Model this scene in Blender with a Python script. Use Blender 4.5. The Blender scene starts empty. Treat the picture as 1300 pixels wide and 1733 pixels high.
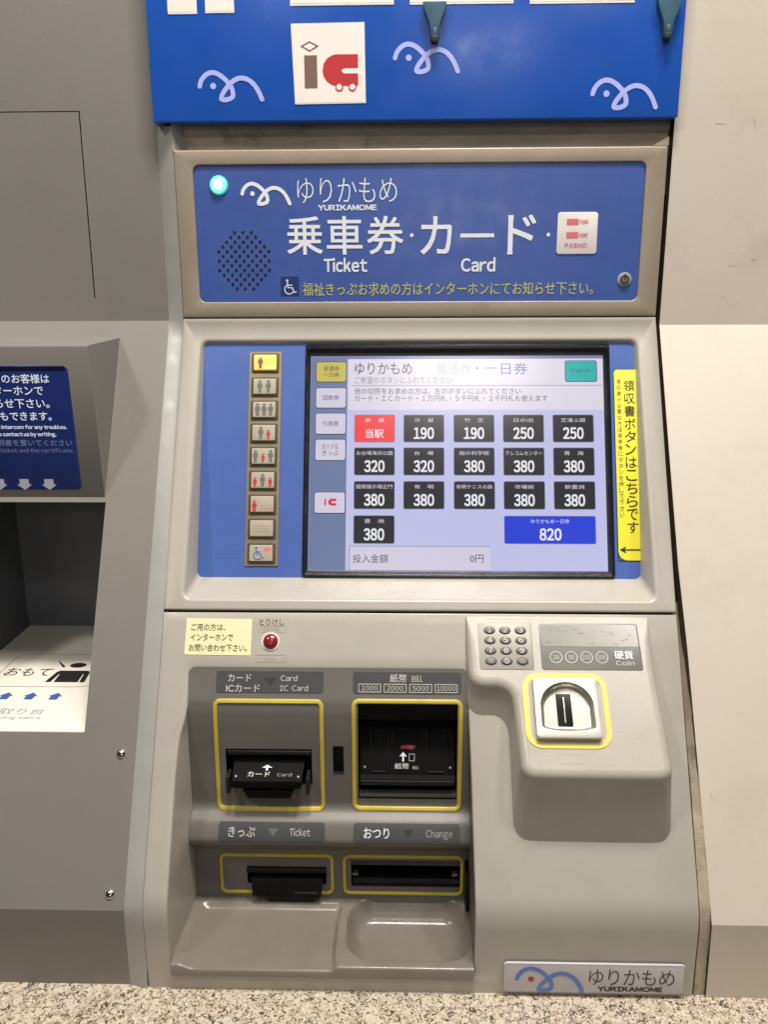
import bpy, bmesh, math, random
from mathutils import Vector, Matrix
random.seed(7)
sc = bpy.context.scene
R = math.radians

# ------------------------------------------------------------------ camera
cam_d = bpy.data.cameras.new('camera'); cam = bpy.data.objects.new('camera', cam_d)
sc.collection.objects.link(cam); sc.camera = cam
cam_d.sensor_fit = 'HORIZONTAL'; cam_d.sensor_width = 36.0; cam_d.lens = 38.82
cam_d.clip_start = 0.02; cam_d.clip_end = 60
pitch, yaw, roll = 0.2441937, 0.02684894, -0.00404706
fw = Vector((0, math.cos(pitch), -math.sin(pitch))); up = Vector((0, math.sin(pitch), math.cos(pitch))); rt = Vector((1, 0, 0))
rt, up = math.cos(roll) * rt + math.sin(roll) * up, -math.sin(roll) * rt + math.cos(roll) * up
Z = Matrix.Rotation(yaw, 3, 'Z'); rt, up, fw = Z @ rt, Z @ up, Z @ fw
mw = Matrix((rt, up, -fw)).transposed().to_4x4(); mw.translation = Vector((-0.01243, -0.90078, 0.01113))
cam.matrix_world = mw

# ------------------------------------------------------------------ light
w = bpy.data.worlds.new('World'); sc.world = w; w.use_nodes = True
w.node_tree.nodes['Background'].inputs[0].default_value = (1.0, 0.93, 0.85, 1)
w.node_tree.nodes['Background'].inputs[1].default_value = 0.04
def lamp(name, loc, sx, sy, power, target, col=(1.0, 0.945, 0.875), spread=180):
    l = bpy.data.lights.new(name, 'AREA'); l.shape = 'RECTANGLE'; l.size = sx; l.size_y = sy
    l.energy = power; l.color = col; l.spread = R(spread)
    o = bpy.data.objects.new(name, l); sc.collection.objects.link(o); o.location = loc
    o.rotation_euler = (Vector(target) - Vector(loc)).to_track_quat('-Z', 'Y').to_euler()
    return o
lamp('ceiling_lamp', (-1.22, -1.25, 1.62), 0.26, 0.20, 15, (0, -0.1, -0.2))
lamp('ceiling_lamp', (0.22, -2.05, 1.50), 0.50, 0.20, 7, (0, -0.1, -0.2))
lamp('ceiling_lamp', (0.85, -0.80, 1.72), 0.26, 0.20, 15, (0, -0.1, -0.2))
lamp('ceiling_lamp', (0.10, -0.55, 1.85), 0.60, 0.25, 54, (0, -0.1, -0.2))
for lx in (-1.7, -0.1, 1.4):
    lamp('ceiling_lamp', (lx, -5.65, 1.60), 0.45, 0.14, 5, (0, 0, 0.1))
lamp('ceiling_lamp', (1.2, -17.5, 1.7), 2.6, 0.5, 60, (0, 0, 0.1))
sc.view_settings.view_transform = 'Standard'; sc.view_settings.look = 'None'
sc.view_settings.exposure = 0.0; sc.view_settings.gamma = 1.0

# ------------------------------------------------------------------ materials
MATS = {}
def mat(name, col, rough=0.5, metal=0.0, var=0.06, vscale=9, bump=0.0, bscale=400, spec=0.5,
        dirt=None, dirt_amt=0.0, dscale=20, emit=None, estr=1.0, coat=0.0, rvar=0.0, aniso=None):
    m = bpy.data.materials.new(name); m.use_nodes = True; nt = m.node_tree; N = nt.nodes; L = nt.links
    b = N['Principled BSDF']; tc = N.new('ShaderNodeTexCoord')
    b.inputs['Roughness'].default_value = rough; b.inputs['Metallic'].default_value = metal
    b.inputs['Specular IOR Level'].default_value = spec; b.inputs['Coat Weight'].default_value = coat
    base = N.new('ShaderNodeRGB'); base.outputs[0].default_value = (*col, 1); out = base.outputs[0]
    if var:
        n = N.new('ShaderNodeTexNoise'); n.inputs['Scale'].default_value = vscale; n.inputs['Detail'].default_value = 6
        n.inputs['Roughness'].default_value = 0.65
        mp = N.new('ShaderNodeMapping'); L.new(tc.outputs['Object'], mp.inputs[0]); L.new(mp.outputs[0], n.inputs['Vector'])
        if aniso: mp.inputs['Scale'].default_value = aniso
        r = N.new('ShaderNodeMapRange'); r.inputs[1].default_value = 0.3; r.inputs[2].default_value = 0.7
        r.inputs[3].default_value = 1 - var; r.inputs[4].default_value = 1 + var; L.new(n.outputs[0], r.inputs[0])
        h = N.new('ShaderNodeVectorMath'); h.operation = 'SCALE'; L.new(out, h.inputs[0]); L.new(r.outputs[0], h.inputs['Scale'])
        out = h.outputs[0]
        if rvar:
            r2 = N.new('ShaderNodeMapRange'); r2.inputs[1].default_value = 0.3; r2.inputs[2].default_value = 0.7
            r2.inputs[3].default_value = max(0.02, rough - rvar); r2.inputs[4].default_value = min(1, rough + rvar)
            n2 = N.new('ShaderNodeTexNoise'); n2.inputs['Scale'].default_value = vscale * 3; n2.inputs['Detail'].default_value = 5
            L.new(tc.outputs['Object'], n2.inputs['Vector']); L.new(n2.outputs[0], r2.inputs[0]); L.new(r2.outputs[0], b.inputs['Roughness'])
    if dirt_amt:
        n = N.new('ShaderNodeTexNoise'); n.inputs['Scale'].default_value = dscale; n.inputs['Detail'].default_value = 9
        n.inputs['Roughness'].default_value = 0.72; L.new(tc.outputs['Object'], n.inputs['Vector'])
        r = N.new('ShaderNodeMapRange'); r.inputs[1].default_value = 0.52; r.inputs[2].default_value = 0.78
        r.inputs[3].default_value = 0; r.inputs[4].default_value = dirt_amt; L.new(n.outputs[0], r.inputs[0])
        mx = N.new('ShaderNodeMix'); mx.data_type = 'RGBA'; L.new(r.outputs[0], mx.inputs[0]); L.new(out, mx.inputs[6])
        mx.inputs[7].default_value = (*(dirt or (0.1, 0.08, 0.05)), 1); out = mx.outputs[2]
    L.new(out, b.inputs['Base Color'])
    if bump:
        n = N.new('ShaderNodeTexNoise'); n.inputs['Scale'].default_value = bscale; n.inputs['Detail'].default_value = 3
        L.new(tc.outputs['Object'], n.inputs['Vector'])
        bp = N.new('ShaderNodeBump'); bp.inputs['Strength'].default_value = bump; bp.inputs['Distance'].default_value = 0.001
        L.new(n.outputs[0], bp.inputs['Height']); L.new(bp.outputs[0], b.inputs['Normal'])
    if emit:
        b.inputs['Emission Color'].default_value = (*emit, 1); b.inputs['Emission Strength'].default_value = estr
    MATS[name] = m
    return m
def srgb(r, g, b):
    f = lambda c: (c / 255) / 12.92 if c / 255 <= 0.04045 else ((c / 255 + 0.055) / 1.055) ** 2.4
    return (f(r), f(g), f(b))
mat('grey_wall_paint', (0.202, 0.187, 0.168), 0.55, var=0.05, vscale=5, bump=0.12, bscale=260, dirt=(0.12, 0.10, 0.08), dirt_amt=0.18, dscale=7)
mat('cream_wall_paint', (0.585, 0.525, 0.445), 0.5, var=0.035, vscale=4, bump=0.12, bscale=220, dirt=(0.30, 0.22, 0.14), dirt_amt=0.30, dscale=9)
mat('machine_casing', (0.432, 0.402, 0.350), 0.31, var=0.05, vscale=7, bump=0.12, bscale=800, dirt=(0.24, 0.19, 0.13), dirt_amt=0.20, dscale=11, rvar=0.08)
mat('header_casing', (0.34, 0.285, 0.22), 0.38, metal=0.15, var=0.07, vscale=16, bump=0.08, bscale=300, dirt=(0.16, 0.11, 0.07), dirt_amt=0.35, dscale=24, rvar=0.1)
mat('trim_paint', (0.36, 0.355, 0.335), 0.36, var=0.06, vscale=14, bump=0.15, bscale=60, rvar=0.1)
mat('slot_panel_paint', (0.138, 0.130, 0.117), 0.42, var=0.07, vscale=14, bump=0.1, bscale=600, dirt=(0.20, 0.17, 0.13), dirt_amt=0.25, dscale=18)
mat('tray_paint', (0.195, 0.172, 0.145), 0.24, var=0.07, vscale=18, bump=0.08, bscale=500, dirt=(0.13, 0.105, 0.08), dirt_amt=0.25, dscale=26, rvar=0.07)
mat('label_plate', (0.062, 0.062, 0.066), 0.4, var=0.08, vscale=40)
mat('label_mark', (0.035, 0.035, 0.037), 0.45, var=0)
mat('label_mark_light', (0.14, 0.14, 0.14), 0.45, var=0)
mat('floor_tile', (0.16, 0.15, 0.13), 0.5, var=0.1, vscale=3)
mat('yellow_line', (0.56, 0.44, 0.055), 0.4, var=0.10, vscale=45, dirt=(0.25, 0.17, 0.03), dirt_amt=0.3, dscale=60)
mat('yellow_bright', (0.66, 0.58, 0.11), 0.4, var=0.05, vscale=45)
mat('black_plastic', (0.006, 0.0058, 0.0065), 0.34, var=0.3, vscale=60, rvar=0.05, spec=0.16)
mat('black_matte', (0.006, 0.006, 0.0065), 0.6, var=0.2, vscale=60, spec=0.08)
mat('black_worn', (0.016, 0.015, 0.015), 0.42, spec=0.3, var=0.3, vscale=80, rvar=0.1)
mat('black_void', (0.003, 0.003, 0.003), 0.7, var=0)
mat('bezel_black', (0.010, 0.010, 0.012), 0.22, var=0.2, vscale=40, rvar=0.08)
mat('sign_blue', (0.016, 0.100, 0.50), 0.20, var=0.06, vscale=12, rvar=0.05, bump=0.03, bscale=200)
mat('header_blue', (0.052, 0.104, 0.36), 0.27, var=0.05, vscale=14, rvar=0.08)
mat('screen_blue', (0.056, 0.118, 0.39), 0.42, var=0.04, vscale=14, rvar=0.06, dirt=(0.08, 0.14, 0.38), dirt_amt=0.15, dscale=20)
mat('gull_lilac', (0.42, 0.46, 0.92), 0.45, var=0.04, vscale=50)
mat('letter_white', (0.78, 0.80, 0.86), 0.45, var=0.03, vscale=50)
mat('letter_grey', (0.33, 0.32, 0.31), 0.5, var=0.1, vscale=60)
mat('letter_soft', (0.56, 0.54, 0.51), 0.5, var=0.1, vscale=60)
mat('letter_yellow', (0.50, 0.49, 0.15), 0.45, var=0.05, vscale=60)
mat('letter_black', (0.018, 0.017, 0.016), 0.5, var=0)
mat('letter_brown', (0.14, 0.115, 0.06), 0.5, var=0.15, vscale=90)
mat('paper_white', (0.88, 0.80, 0.74), 0.5, var=0.02, vscale=20)
mat('sticker_white', (0.80, 0.75, 0.74), 0.4, var=0.02, vscale=20)
mat('paper_cream', (0.86, 0.78, 0.46), 0.5, var=0.03, vscale=30)
mat('card_edge', (0.75, 0.74, 0.74), 0.5, var=0)
mat('print_red', (0.52, 0.022, 0.03), 0.45, var=0.03, vscale=50)
mat('print_pink', (0.72, 0.16, 0.20), 0.45, var=0.1, vscale=90)
mat('print_brown', (0.19, 0.115, 0.085), 0.45, var=0.03, vscale=50)
mat('print_blue', (0.05, 0.12, 0.42), 0.45, var=0.03)
mat('print_grey', (0.38, 0.38, 0.42), 0.5, var=0.1, vscale=90)
mat('logo_blue', (0.11, 0.20, 0.55), 0.45, var=0.03)
mat('plate_grey', (0.52, 0.50, 0.52), 0.35, var=0.03)
mat('dull_red', (0.22, 0.02, 0.02), 0.5, var=0.4, vscale=200)
mat('scuff', (0.33, 0.27, 0.20), 0.6, var=0.3, vscale=200)
mat('navy', (0.012, 0.035, 0.16), 0.4, var=0)
mat('teal_clip', (0.035, 0.105, 0.155), 0.45, var=0.1, vscale=60)
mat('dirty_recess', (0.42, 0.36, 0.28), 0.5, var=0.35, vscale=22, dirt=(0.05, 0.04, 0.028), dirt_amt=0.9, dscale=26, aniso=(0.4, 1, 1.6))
mat('gap_dark', (0.055, 0.042, 0.027), 0.8, var=0.4, vscale=60)
mat('dirty_sealant', (0.17, 0.125, 0.08), 0.8, var=0.35, vscale=45, bump=1.0, bscale=450, dirt=(0.03, 0.02, 0.010), dirt_amt=1.0, dscale=60, aniso=(1, 1, 0.35))
mat('pale_sealant', (0.42, 0.36, 0.26), 0.7, var=0.15, vscale=30, bump=.5, bscale=200, dirt=(0.10, 0.07, 0.035), dirt_amt=0.9, dscale=45, aniso=(1, 1, .4))
mat('brushed_metal', (0.62, 0.58, 0.50), 0.30, metal=0.85, var=0.06, vscale=60, rvar=0.06, bump=0.1, bscale=500)
mat('steel_plate', (0.68, 0.66, 0.60), 0.33, metal=0.35, var=0.03, vscale=60, bump=0.05, bscale=500)
mat('inlet_bowl', (0.52, 0.50, 0.43), 0.28, metal=0.75, var=0.05, vscale=60)
mat('dark_metal', (0.16, 0.155, 0.15), 0.3, metal=0.8, var=0.1)
mat('chrome', (0.75, 0.73, 0.70), 0.12, metal=1.0, var=0)
mat('keypad_grey', (0.26, 0.245, 0.215), 0.45, metal=0.2, var=0.05, vscale=60)
mat('key_dark', (0.075, 0.070, 0.056), 0.42, metal=0.0, var=0.2, vscale=90)
mat('display_grey', (0.24, 0.235, 0.205), 0.25, var=0.08, vscale=30)
mat('display_dark', (0.155, 0.15, 0.135), 0.35, var=0.06, vscale=30)
mat('button_ring', (0.07, 0.055, 0.03), 0.4, var=0.1, vscale=60)
mat('button_frame', (0.25, 0.20, 0.12), 0.4, var=0.1, vscale=60)
mat('button_face', (0.43, 0.39, 0.30), 0.35, var=0.05, vscale=60)
mat('button_lit', (0.8, 0.55, 0.12), 0.35, var=0, emit=(1.0, 0.52, 0.09), estr=0.38)
mat('button_glow', (0.9, 0.7, 0.2), 0.35, var=0, emit=(1.0, 0.80, 0.30), estr=0.65)
mat('red_button', (0.26, 0.012, 0.018), 0.15, var=0.1, vscale=60, coat=0.6)
mat('yellow_sticker', (0.88, 0.80, 0.045), 0.38, var=0.03, vscale=30)
mat('clear_outline', (0.36, 0.33, 0.27), 0.4, var=0.15, vscale=60)
mat('ghost_print', (0.085, 0.16, 0.42), 0.5, var=0)
mat('led_core', (0.1, 0.4, 0.35), 0.3, var=0, emit=(0.30, 1.0, 0.80), estr=1.0)
mat('led_hot', (0.5, 0.9, 0.8), 0.3, var=0, emit=(0.9, 1.0, 0.97), estr=1.2)
mat('led_rim', (0.05, 0.6, 0.5), 0.3, var=0, emit=(0.06, 0.62, 0.48), estr=0.7)
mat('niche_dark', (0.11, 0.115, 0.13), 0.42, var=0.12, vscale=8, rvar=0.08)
mat('hood_grey', (0.205, 0.192, 0.178), 0.45, var=0.05, vscale=9, bump=0.1, bscale=300)
mat('table_white', (0.84, 0.80, 0.70), 0.35, var=0.02, vscale=12)
mat('hood_blue', (0.017, 0.035, 0.19), 0.12, var=0.15, vscale=14, coat=0.5)
mat('hood_blue_reflection', (0.006, 0.009, 0.04), 0.12, var=0, coat=0.5)  # darker blue for the reflection painted on the hood notice
mat('hood_letter', (0.8, 0.85, 0.95), 0.4, var=0, emit=(0.75, 0.85, 1.0), estr=0.18)
mat('hood_letter_dim', (0.26, 0.31, 0.50), 0.4, var=0)
mat('hood_arrow', (0.48, 0.49, 0.60), 0.4, var=0)
def lcd(name, col, s=1.0):
    return mat(name, (0.02, 0.02, 0.02), 0.20, var=0, emit=col, estr=s, spec=0.6)
lcd('lcd_lavender', srgb(188, 188, 226)); lcd('lcd_header', srgb(214, 208, 222)); lcd('lcd_side', srgb(104, 118, 156))
lcd('lcd_white', srgb(205, 200, 218)); lcd('lcd_black', srgb(16, 19, 30)); lcd('lcd_glyph', srgb(225, 225, 232))
lcd('lcd_red', srgb(238, 62, 66)); lcd('lcd_blue', srgb(8, 52, 208)); lcd('lcd_yellow', srgb(196, 182, 84)); lcd('lcd_teal', srgb(10, 170, 168))
lcd('lcd_ink', srgb(52, 46, 56)); lcd('lcd_faint', srgb(138, 128, 140)); lcd('lcd_inkblue', srgb(96, 104, 190)); lcd('lcd_paleblue', srgb(176, 176, 216))
lcd('lcd_icred', srgb(208, 40, 60)); lcd('lcd_rim', srgb(120, 112, 60)); lcd('lcd_shadow', srgb(120, 120, 165)); lcd('lcd_lift', srgb(56, 60, 70))

# granite
def granite():
    m = bpy.data.materials.new('granite'); m.use_nodes = True; nt = m.node_tree; N = nt.nodes; L = nt.links
    b = N['Principled BSDF']; b.inputs['Roughness'].default_value = 0.35; tc = N.new('ShaderNodeTexCoord')
    nz = N.new('ShaderNodeTexNoise'); nz.inputs['Scale'].default_value = 260; nz.inputs['Detail'].default_value = 2
    L.new(tc.outputs['Object'], nz.inputs['Vector'])
    add = N.new('ShaderNodeMix'); add.data_type = 'VECTOR'; add.inputs[0].default_value = 0.012
    L.new(tc.outputs['Object'], add.inputs[4]); L.new(nz.outputs['Color'], add.inputs[5])
    def vor(scale, stops, seed):
        mp = N.new('ShaderNodeMapping'); mp.inputs['Location'].default_value = (seed, seed * .7, 0); L.new(add.outputs[1], mp.inputs[0])
        v = N.new('ShaderNodeTexVoronoi'); v.inputs['Scale'].default_value = scale; L.new(mp.outputs[0], v.inputs['Vector'])
        s = N.new('ShaderNodeSeparateColor'); L.new(v.outputs['Color'], s.inputs[0])
        cr = N.new('ShaderNodeValToRGB'); cr.color_ramp.interpolation = 'CONSTANT'
        e = cr.color_ramp.elements
        e[0].position = 0; e[0].color = (*stops[0][1], 1); e[1].position = stops[1][0]; e[1].color = (*stops[1][1], 1)
        for p, c in stops[2:]:
            k = e.new(p); k.color = (*c, 1)
        L.new(s.outputs[0], cr.inputs[0]); return cr.outputs[0], s.outputs[1]
    c1, g1 = vor(380, [(0, (0.50, 0.43, 0.325)), (0.30, (0.60, 0.525, 0.41)), (0.55, (0.42, 0.345, 0.25)), (0.66, (0.64, 0.57, 0.46)), (0.90, (0.36, 0.29, 0.21))], 0)
    c2, g2 = vor(480, [(0, (0.07, 0.055, 0.04)), (0.5, (0.15, 0.12, 0.09)), (0.8, (0.08, 0.07, 0.06))], 3.1)
    th = N.new('ShaderNodeMath'); th.operation = 'GREATER_THAN'; th.inputs[1].default_value = 0.775; L.new(g2, th.inputs[0])
    mx = N.new('ShaderNodeMix'); mx.data_type = 'RGBA'; L.new(th.outputs[0], mx.inputs[0]); L.new(c1, mx.inputs[6]); L.new(c2, mx.inputs[7])
    L.new(mx.outputs[2], b.inputs['Base Color']); MATS['granite'] = m
granite()

def grade_sealant():          # heavy brown dirt high up, cleaner sealant towards the foot
    nt = MATS['pale_sealant'].node_tree; N, L = nt.nodes, nt.links; b = N['Principled BSDF']
    old = b.inputs['Base Color'].links[0].from_socket
    tc = N.new('ShaderNodeTexCoord'); sp_ = N.new('ShaderNodeSeparateXYZ'); L.new(tc.outputs['Object'], sp_.inputs[0])
    n = N.new('ShaderNodeTexNoise'); n.inputs['Scale'].default_value = 30; n.inputs['Detail'].default_value = 8; L.new(tc.outputs['Object'], n.inputs['Vector'])
    ma = N.new('ShaderNodeMath'); ma.operation = 'MULTIPLY_ADD'; ma.inputs[1].default_value = 0.16; L.new(n.outputs[0], ma.inputs[0]); L.new(sp_.outputs[2], ma.inputs[2])
    r = N.new('ShaderNodeMapRange'); r.inputs[1].default_value = -0.36; r.inputs[2].default_value = -0.27; L.new(ma.outputs[0], r.inputs[0])
    mx = N.new('ShaderNodeMix'); mx.data_type = 'RGBA'; L.new(r.outputs[0], mx.inputs[0]); L.new(old, mx.inputs[6]); mx.inputs[7].default_value = (0.15, 0.115, 0.075, 1)
    L.new(mx.outputs[2], b.inputs['Base Color'])
grade_sealant()
# ------------------------------------------------------------------ mesh builder (all coordinates in mm)
class Frame:                       # a plane: X to the right, v down along it, h out of it
    def __init__(s, o, d, n): s.o, s.d, s.n = Vector(o), Vector(d), Vector(n)
    def __call__(s, x, v, h=0.0):
        return s.o + Vector((x, 0, 0)) + s.d * v + s.n * h
th = R(28.16)
S = Frame((0, 0, -18), (0, -math.sin(th), -math.cos(th)), (0, -math.cos(th), math.sin(th)))
V = Frame((0, 0, 0), (0, 0, -1), (0, -1, 0))
B = Frame((0, -270, 0), (0, 0, -1), (0, -1, 0))
p0, p1 = S(0, 9, -5), S(0, 256, -38); qd = (p1 - p0).normalized()
Q = Frame(p0, qd, (0, qd.z, -qd.y))
a17 = R(17); T = Frame(S(0, 298, 1), math.cos(a17) * S.d + math.sin(a17) * S.n, math.cos(a17) * S.n - math.sin(a17) * S.d)
tw = R(27.9)
WL = Frame((0, 9, -4), (0, -math.sin(tw), -math.cos(tw)), (0, -math.cos(tw), math.sin(tw)))
WR = Frame((0, 4, -10), (0, -math.sin(tw), -math.cos(tw)), (0, -math.cos(tw), math.sin(tw)))

def rrect(x0, x1, v0, v1, r, n=5, radii=None):
    rr = radii or (r, r, r, r); pts = []
    for (cx, cy, a0, q) in ((x0, v0, 180, rr[0]), (x1, v0, 270, rr[1]), (x1, v1, 0, rr[2]), (x0, v1, 90, rr[3])):
        q = max(q, 0.01); ox = cx + q if cx == x0 else cx - q; oy = cy + q if cy == v0 else cy - q
        for k in range(n + 1):
            a = R(a0 + 90 * k / n); pts.append((ox + q * math.cos(a), oy + q * math.sin(a)))
    return pts
def circle(cx, cy, rx, ry=None, n=24, a0=0):
    ry = ry or rx
    return [(cx + rx * math.cos(a0 + 2 * math.pi * k / n), cy + ry * math.sin(a0 + 2 * math.pi * k / n)) for k in range(n)]
def catmull(P, n=6, closed=False):
    out = []; m = len(P); rng = range(m if closed else m - 1)
    for i in rng:
        g = lambda k: P[k % m] if closed else P[min(max(k, 0), m - 1)]
        a, b, c, d = g(i - 1), g(i), g(i + 1), g(i + 2)
        for k in range(n):
            t = k / n
            out.append(tuple(0.5 * (2 * b[j] + (c[j] - a[j]) * t + (2 * a[j] - 5 * b[j] + 4 * c[j] - d[j]) * t * t + (3 * b[j] - a[j] - 3 * c[j] + d[j]) * t ** 3) for j in (0, 1)))
    if not closed: out.append(tuple(P[-1]))
    return out

GLY = {}
def latin(s_, space):            # Latin text set glyph by glyph in the plain sans that the wide forms have
    vs, fs, x = [], [], 0.0
    for ch in s_:
        if ch == ' ': x += .24; continue
        gv, gf = glyphs(chr(ord(ch) + 0xFEE0), 0, 1)
        if not gv: continue
        a = min(v[0] for v in gv); b = max(v[0] for v in gv); i0 = len(vs)
        pad = .07 if ch in "rtfTLAVJ.," else .105
        vs += [(v[0] - a + x, v[1]) for v in gv]; fs += [tuple(i0 + k for k in f) for f in gf]; x += b - a + pad * space
    return vs, fs
def glyphs(s, bold, space):
    k = (s, bold, space)
    if k not in GLY:
        c = bpy.data.curves.new('t', 'FONT'); c.body = s; c.size = 1; c.resolution_u = 3; c.offset = bold; c.space_character = space
        o = bpy.data.objects.new('t', c); sc.collection.objects.link(o)
        dg = bpy.context.evaluated_depsgraph_get(); me = o.evaluated_get(dg).to_mesh()
        vs = [(v.co.x, v.co.y) for v in me.vertices]; fs = [tuple(p.vertices) for p in me.polygons]
        o.evaluated_get(dg).to_mesh_clear(); bpy.data.objects.remove(o); bpy.data.curves.remove(c)
        GLY[k] = (vs, fs)
    return GLY[k]

class MB:
    def __init__(s): s.v = []; s.f = []; s.m = []; s.mats = []
    def mi(s, name):
        if name not in s.mats: s.mats.append(name)
        return s.mats.index(name)
    def face(s, pts, m):
        i = len(s.v); s.v += [tuple(p) for p in pts]; s.f.append(tuple(range(i, i + len(pts)))); s.m.append(s.mi(m)); return s
    def loft(s, loops, m, closed=True, cap0=False, cap1=False):
        i0 = len(s.v); n = len(loops[0]); mi = s.mi(m)
        for l in loops: s.v += [tuple(p) for p in l]
        for k in range(len(loops) - 1):
            for j in range(n if closed else n - 1):
                a, b = i0 + k * n + j, i0 + k * n + (j + 1) % n
                s.f.append((a, b, b + n, a + n)); s.m.append(mi)
        if cap0: s.f.append(tuple(i0 + j for j in range(n))); s.m.append(mi)
        if cap1: s.f.append(tuple(i0 + (len(loops) - 1) * n + j for j in range(n))); s.m.append(mi)
        return s
    def slab(s, F, pts2, h0, h1, m, b=0.0, capm=None):          # outline pushed out of the plane, softened edge
        cx = sum(p[0] for p in pts2) / len(pts2); cy = sum(p[1] for p in pts2) / len(pts2)
        def ins(d):
            out = []; n = len(pts2)
            for i in range(n):
                (ax, ay), (bx, by), (qx, qy) = pts2[i - 1], pts2[i], pts2[(i + 1) % n]
                ex, ey = qx - ax, qy - ay; l = math.hypot(ex, ey) or 1
                nx, ny = -ey / l, ex / l
                out.append((bx + nx * d, by + ny * d))
            return out
        loops = [[F(x, y, h0) for x, y in pts2]]
        if b:
            for k in range(4):
                a = R(90 * k / 3); q = ins(b * (1 - math.cos(a)))
                loops.append([F(x, y, h1 - b + b * math.sin(a)) for x, y in q])
        else: loops.append([F(x, y, h1) for x, y in pts2])
        s.loft(loops, m)
        s.face(loops[-1], capm or m); return s
    def flat(s, F, pts2, h, m): return s.face([F(x, y, h) for x, y in pts2], m)
    def rect(s, F, x0, x1, v0, v1, h, m, r=0): 
        return s.flat(F, rrect(x0, x1, v0, v1, r, 4) if r else [(x0, v0), (x1, v0), (x1, v1), (x0, v1)], h, m)
    def box(s, F, x0, x1, v0, v1, h0, h1, m, r=0.6, b=0.4, capm=None):
        return s.slab(F, rrect(x0, x1, v0, v1, r, 4), h0, h1, m, b, capm)
    def band(s, F, outer, inner, h, m, hb=None):                # closed ring between two outlines, raised from hb
        L = []
        if hb is not None: L.append([F(x, y, hb) for x, y in outer])
        L += [[F(x, y, h) for x, y in outer], [F(x, y, h) for x, y in inner]]
        if hb is not None: L.append([F(x, y, hb) for x, y in inner])
        return s.loft(L, m)
    def outline(s, F, x0, x1, v0, v1, r, wd, h, m, hb=None):
        return s.band(F, rrect(x0, x1, v0, v1, r, 5), rrect(x0 + wd, x1 - wd, v0 + wd, v1 - wd, max(r - wd, .2), 5), h, m, hb)
    def ring(s, F, cx, cy, r, wd, h, m, n=28): return s.band(F, circle(cx, cy, r, n=n), circle(cx, cy, r - wd, n=n), h, m)
    def disc(s, F, cx, cy, r, h, m, n=20, ry=None): return s.flat(F, circle(cx, cy, r, ry, n), h, m)
    def stroke(s, F, P, wd, h, m, lift=0.0, cap=True, w1=None):
        n = len(P); lft, rgt = [], []
        for i in range(n):
            a = P[max(i - 1, 0)]; b = P[min(i + 1, n - 1)]; ex, ey = b[0] - a[0], b[1] - a[1]; l = math.hypot(ex, ey) or 1
            ww = (wd if w1 is None else wd + (w1 - wd) * i / (n - 1)) / 2
            nx, ny = -ey / l * ww, ex / l * ww; hh = h + lift * i / max(n - 1, 1)
            lft.append(F(P[i][0] + nx, P[i][1] + ny, hh)); rgt.append(F(P[i][0] - nx, P[i][1] - ny, hh))
        s.loft([lft, rgt], m, closed=False)
        if cap:
            for i, j, hh in ((0, 1, h), (n - 1, n - 2, h + lift)):
                ex, ey = P[i][0] - P[j][0], P[i][1] - P[j][1]; a0 = math.atan2(ey, ex); ww = (wd if w1 is None or i == 0 else w1) / 2
                s.face([F(P[i][0] + ww * math.cos(a0 + R(t)), P[i][1] + ww * math.sin(a0 + R(t)), hh) for t in range(-90, 91, 30)], m)
        return s
    def text(s, F, str_, x0, v0, x1, v1, h, m, bold=0.0, space=1.0, anchor='l', slant=0.0):
        cjk = any(ord(c) > 0x2000 for c in str_)
        if bold > 0:
            for k, (ox, oy) in enumerate(((-1, -1), (1, -1), (-1, 1), (1, 1))):
                d = bold * .55 * (v1 - v0)
                s.text(F, str_, None if x0 is None else x0 + ox * d + d * .5, v0 + oy * d, None if x1 is None else x1 + ox * d - d * .5, v1 + oy * d, h + .03 * k, m, 0.0, space, anchor, slant)
            return s
        vs, fs = glyphs(str_, bold, space) if cjk else latin(str_, space)
        if not vs: return s
        ax = min(v[0] for v in vs); bx = max(v[0] for v in vs); ay = min(v[1] for v in vs); by = max(v[1] for v in vs)
        ky = (v1 - v0) / max(by - ay, 1e-6)
        if x0 is None: kx = ky; x0 = x1 - (bx - ax) * kx
        elif x1 is None: kx = ky
        else: kx = (x1 - x0) / max(bx - ax, 1e-6)
        i0 = len(s.v); mi = s.mi(m)
        s.v += [tuple(F(x0 + (x - ax) * kx + slant * (y - ay) * ky, v1 - (y - ay) * ky, h)) for x, y in vs]
        for f in fs: s.f.append(tuple(i0 + k for k in f)); s.m.append(mi)
        return s
    def build(s, name, parent=None, label=None, kind=None, smooth=True, weld=True):
        me = bpy.data.meshes.new(name); me.from_pydata([(x * .001, y * .001, z * .001) for x, y, z in s.v], [], s.f)
        for n in s.mats: me.materials.append(MATS[n])
        me.polygons.foreach_set('material_index', s.m)
        bm = bmesh.new(); bm.from_mesh(me)
        if weld: bmesh.ops.remove_doubles(bm, verts=bm.verts, dist=4e-6)
        bmesh.ops.recalc_face_normals(bm, faces=bm.faces); bm.to_mesh(me); bm.free()
        if smooth:
            me.polygons.foreach_set('use_smooth', [True] * len(me.polygons)); me.set_sharp_from_angle(angle=R(38))
        me.update(); o = bpy.data.objects.new(name, me); sc.collection.objects.link(o)
        if parent:
            o.parent = parent; r = parent
            while r.parent: r = r.parent
            if parent.type == 'EMPTY': o.matrix_parent_inverse = Matrix.Translation(-parent.location)
        if label: o['label'] = label
        if kind: o['kind'] = kind
        return o
def thing(name, loc, label, cat, group=None):
    o = bpy.data.objects.new(name, None); sc.collection.objects.link(o); o.location = loc; o.empty_display_size = 0.05
    o['label'] = label; o['category'] = cat
    if group: o['group'] = group
    return o
def lerp(a, b, t): return a + (b - a) * t

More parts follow.
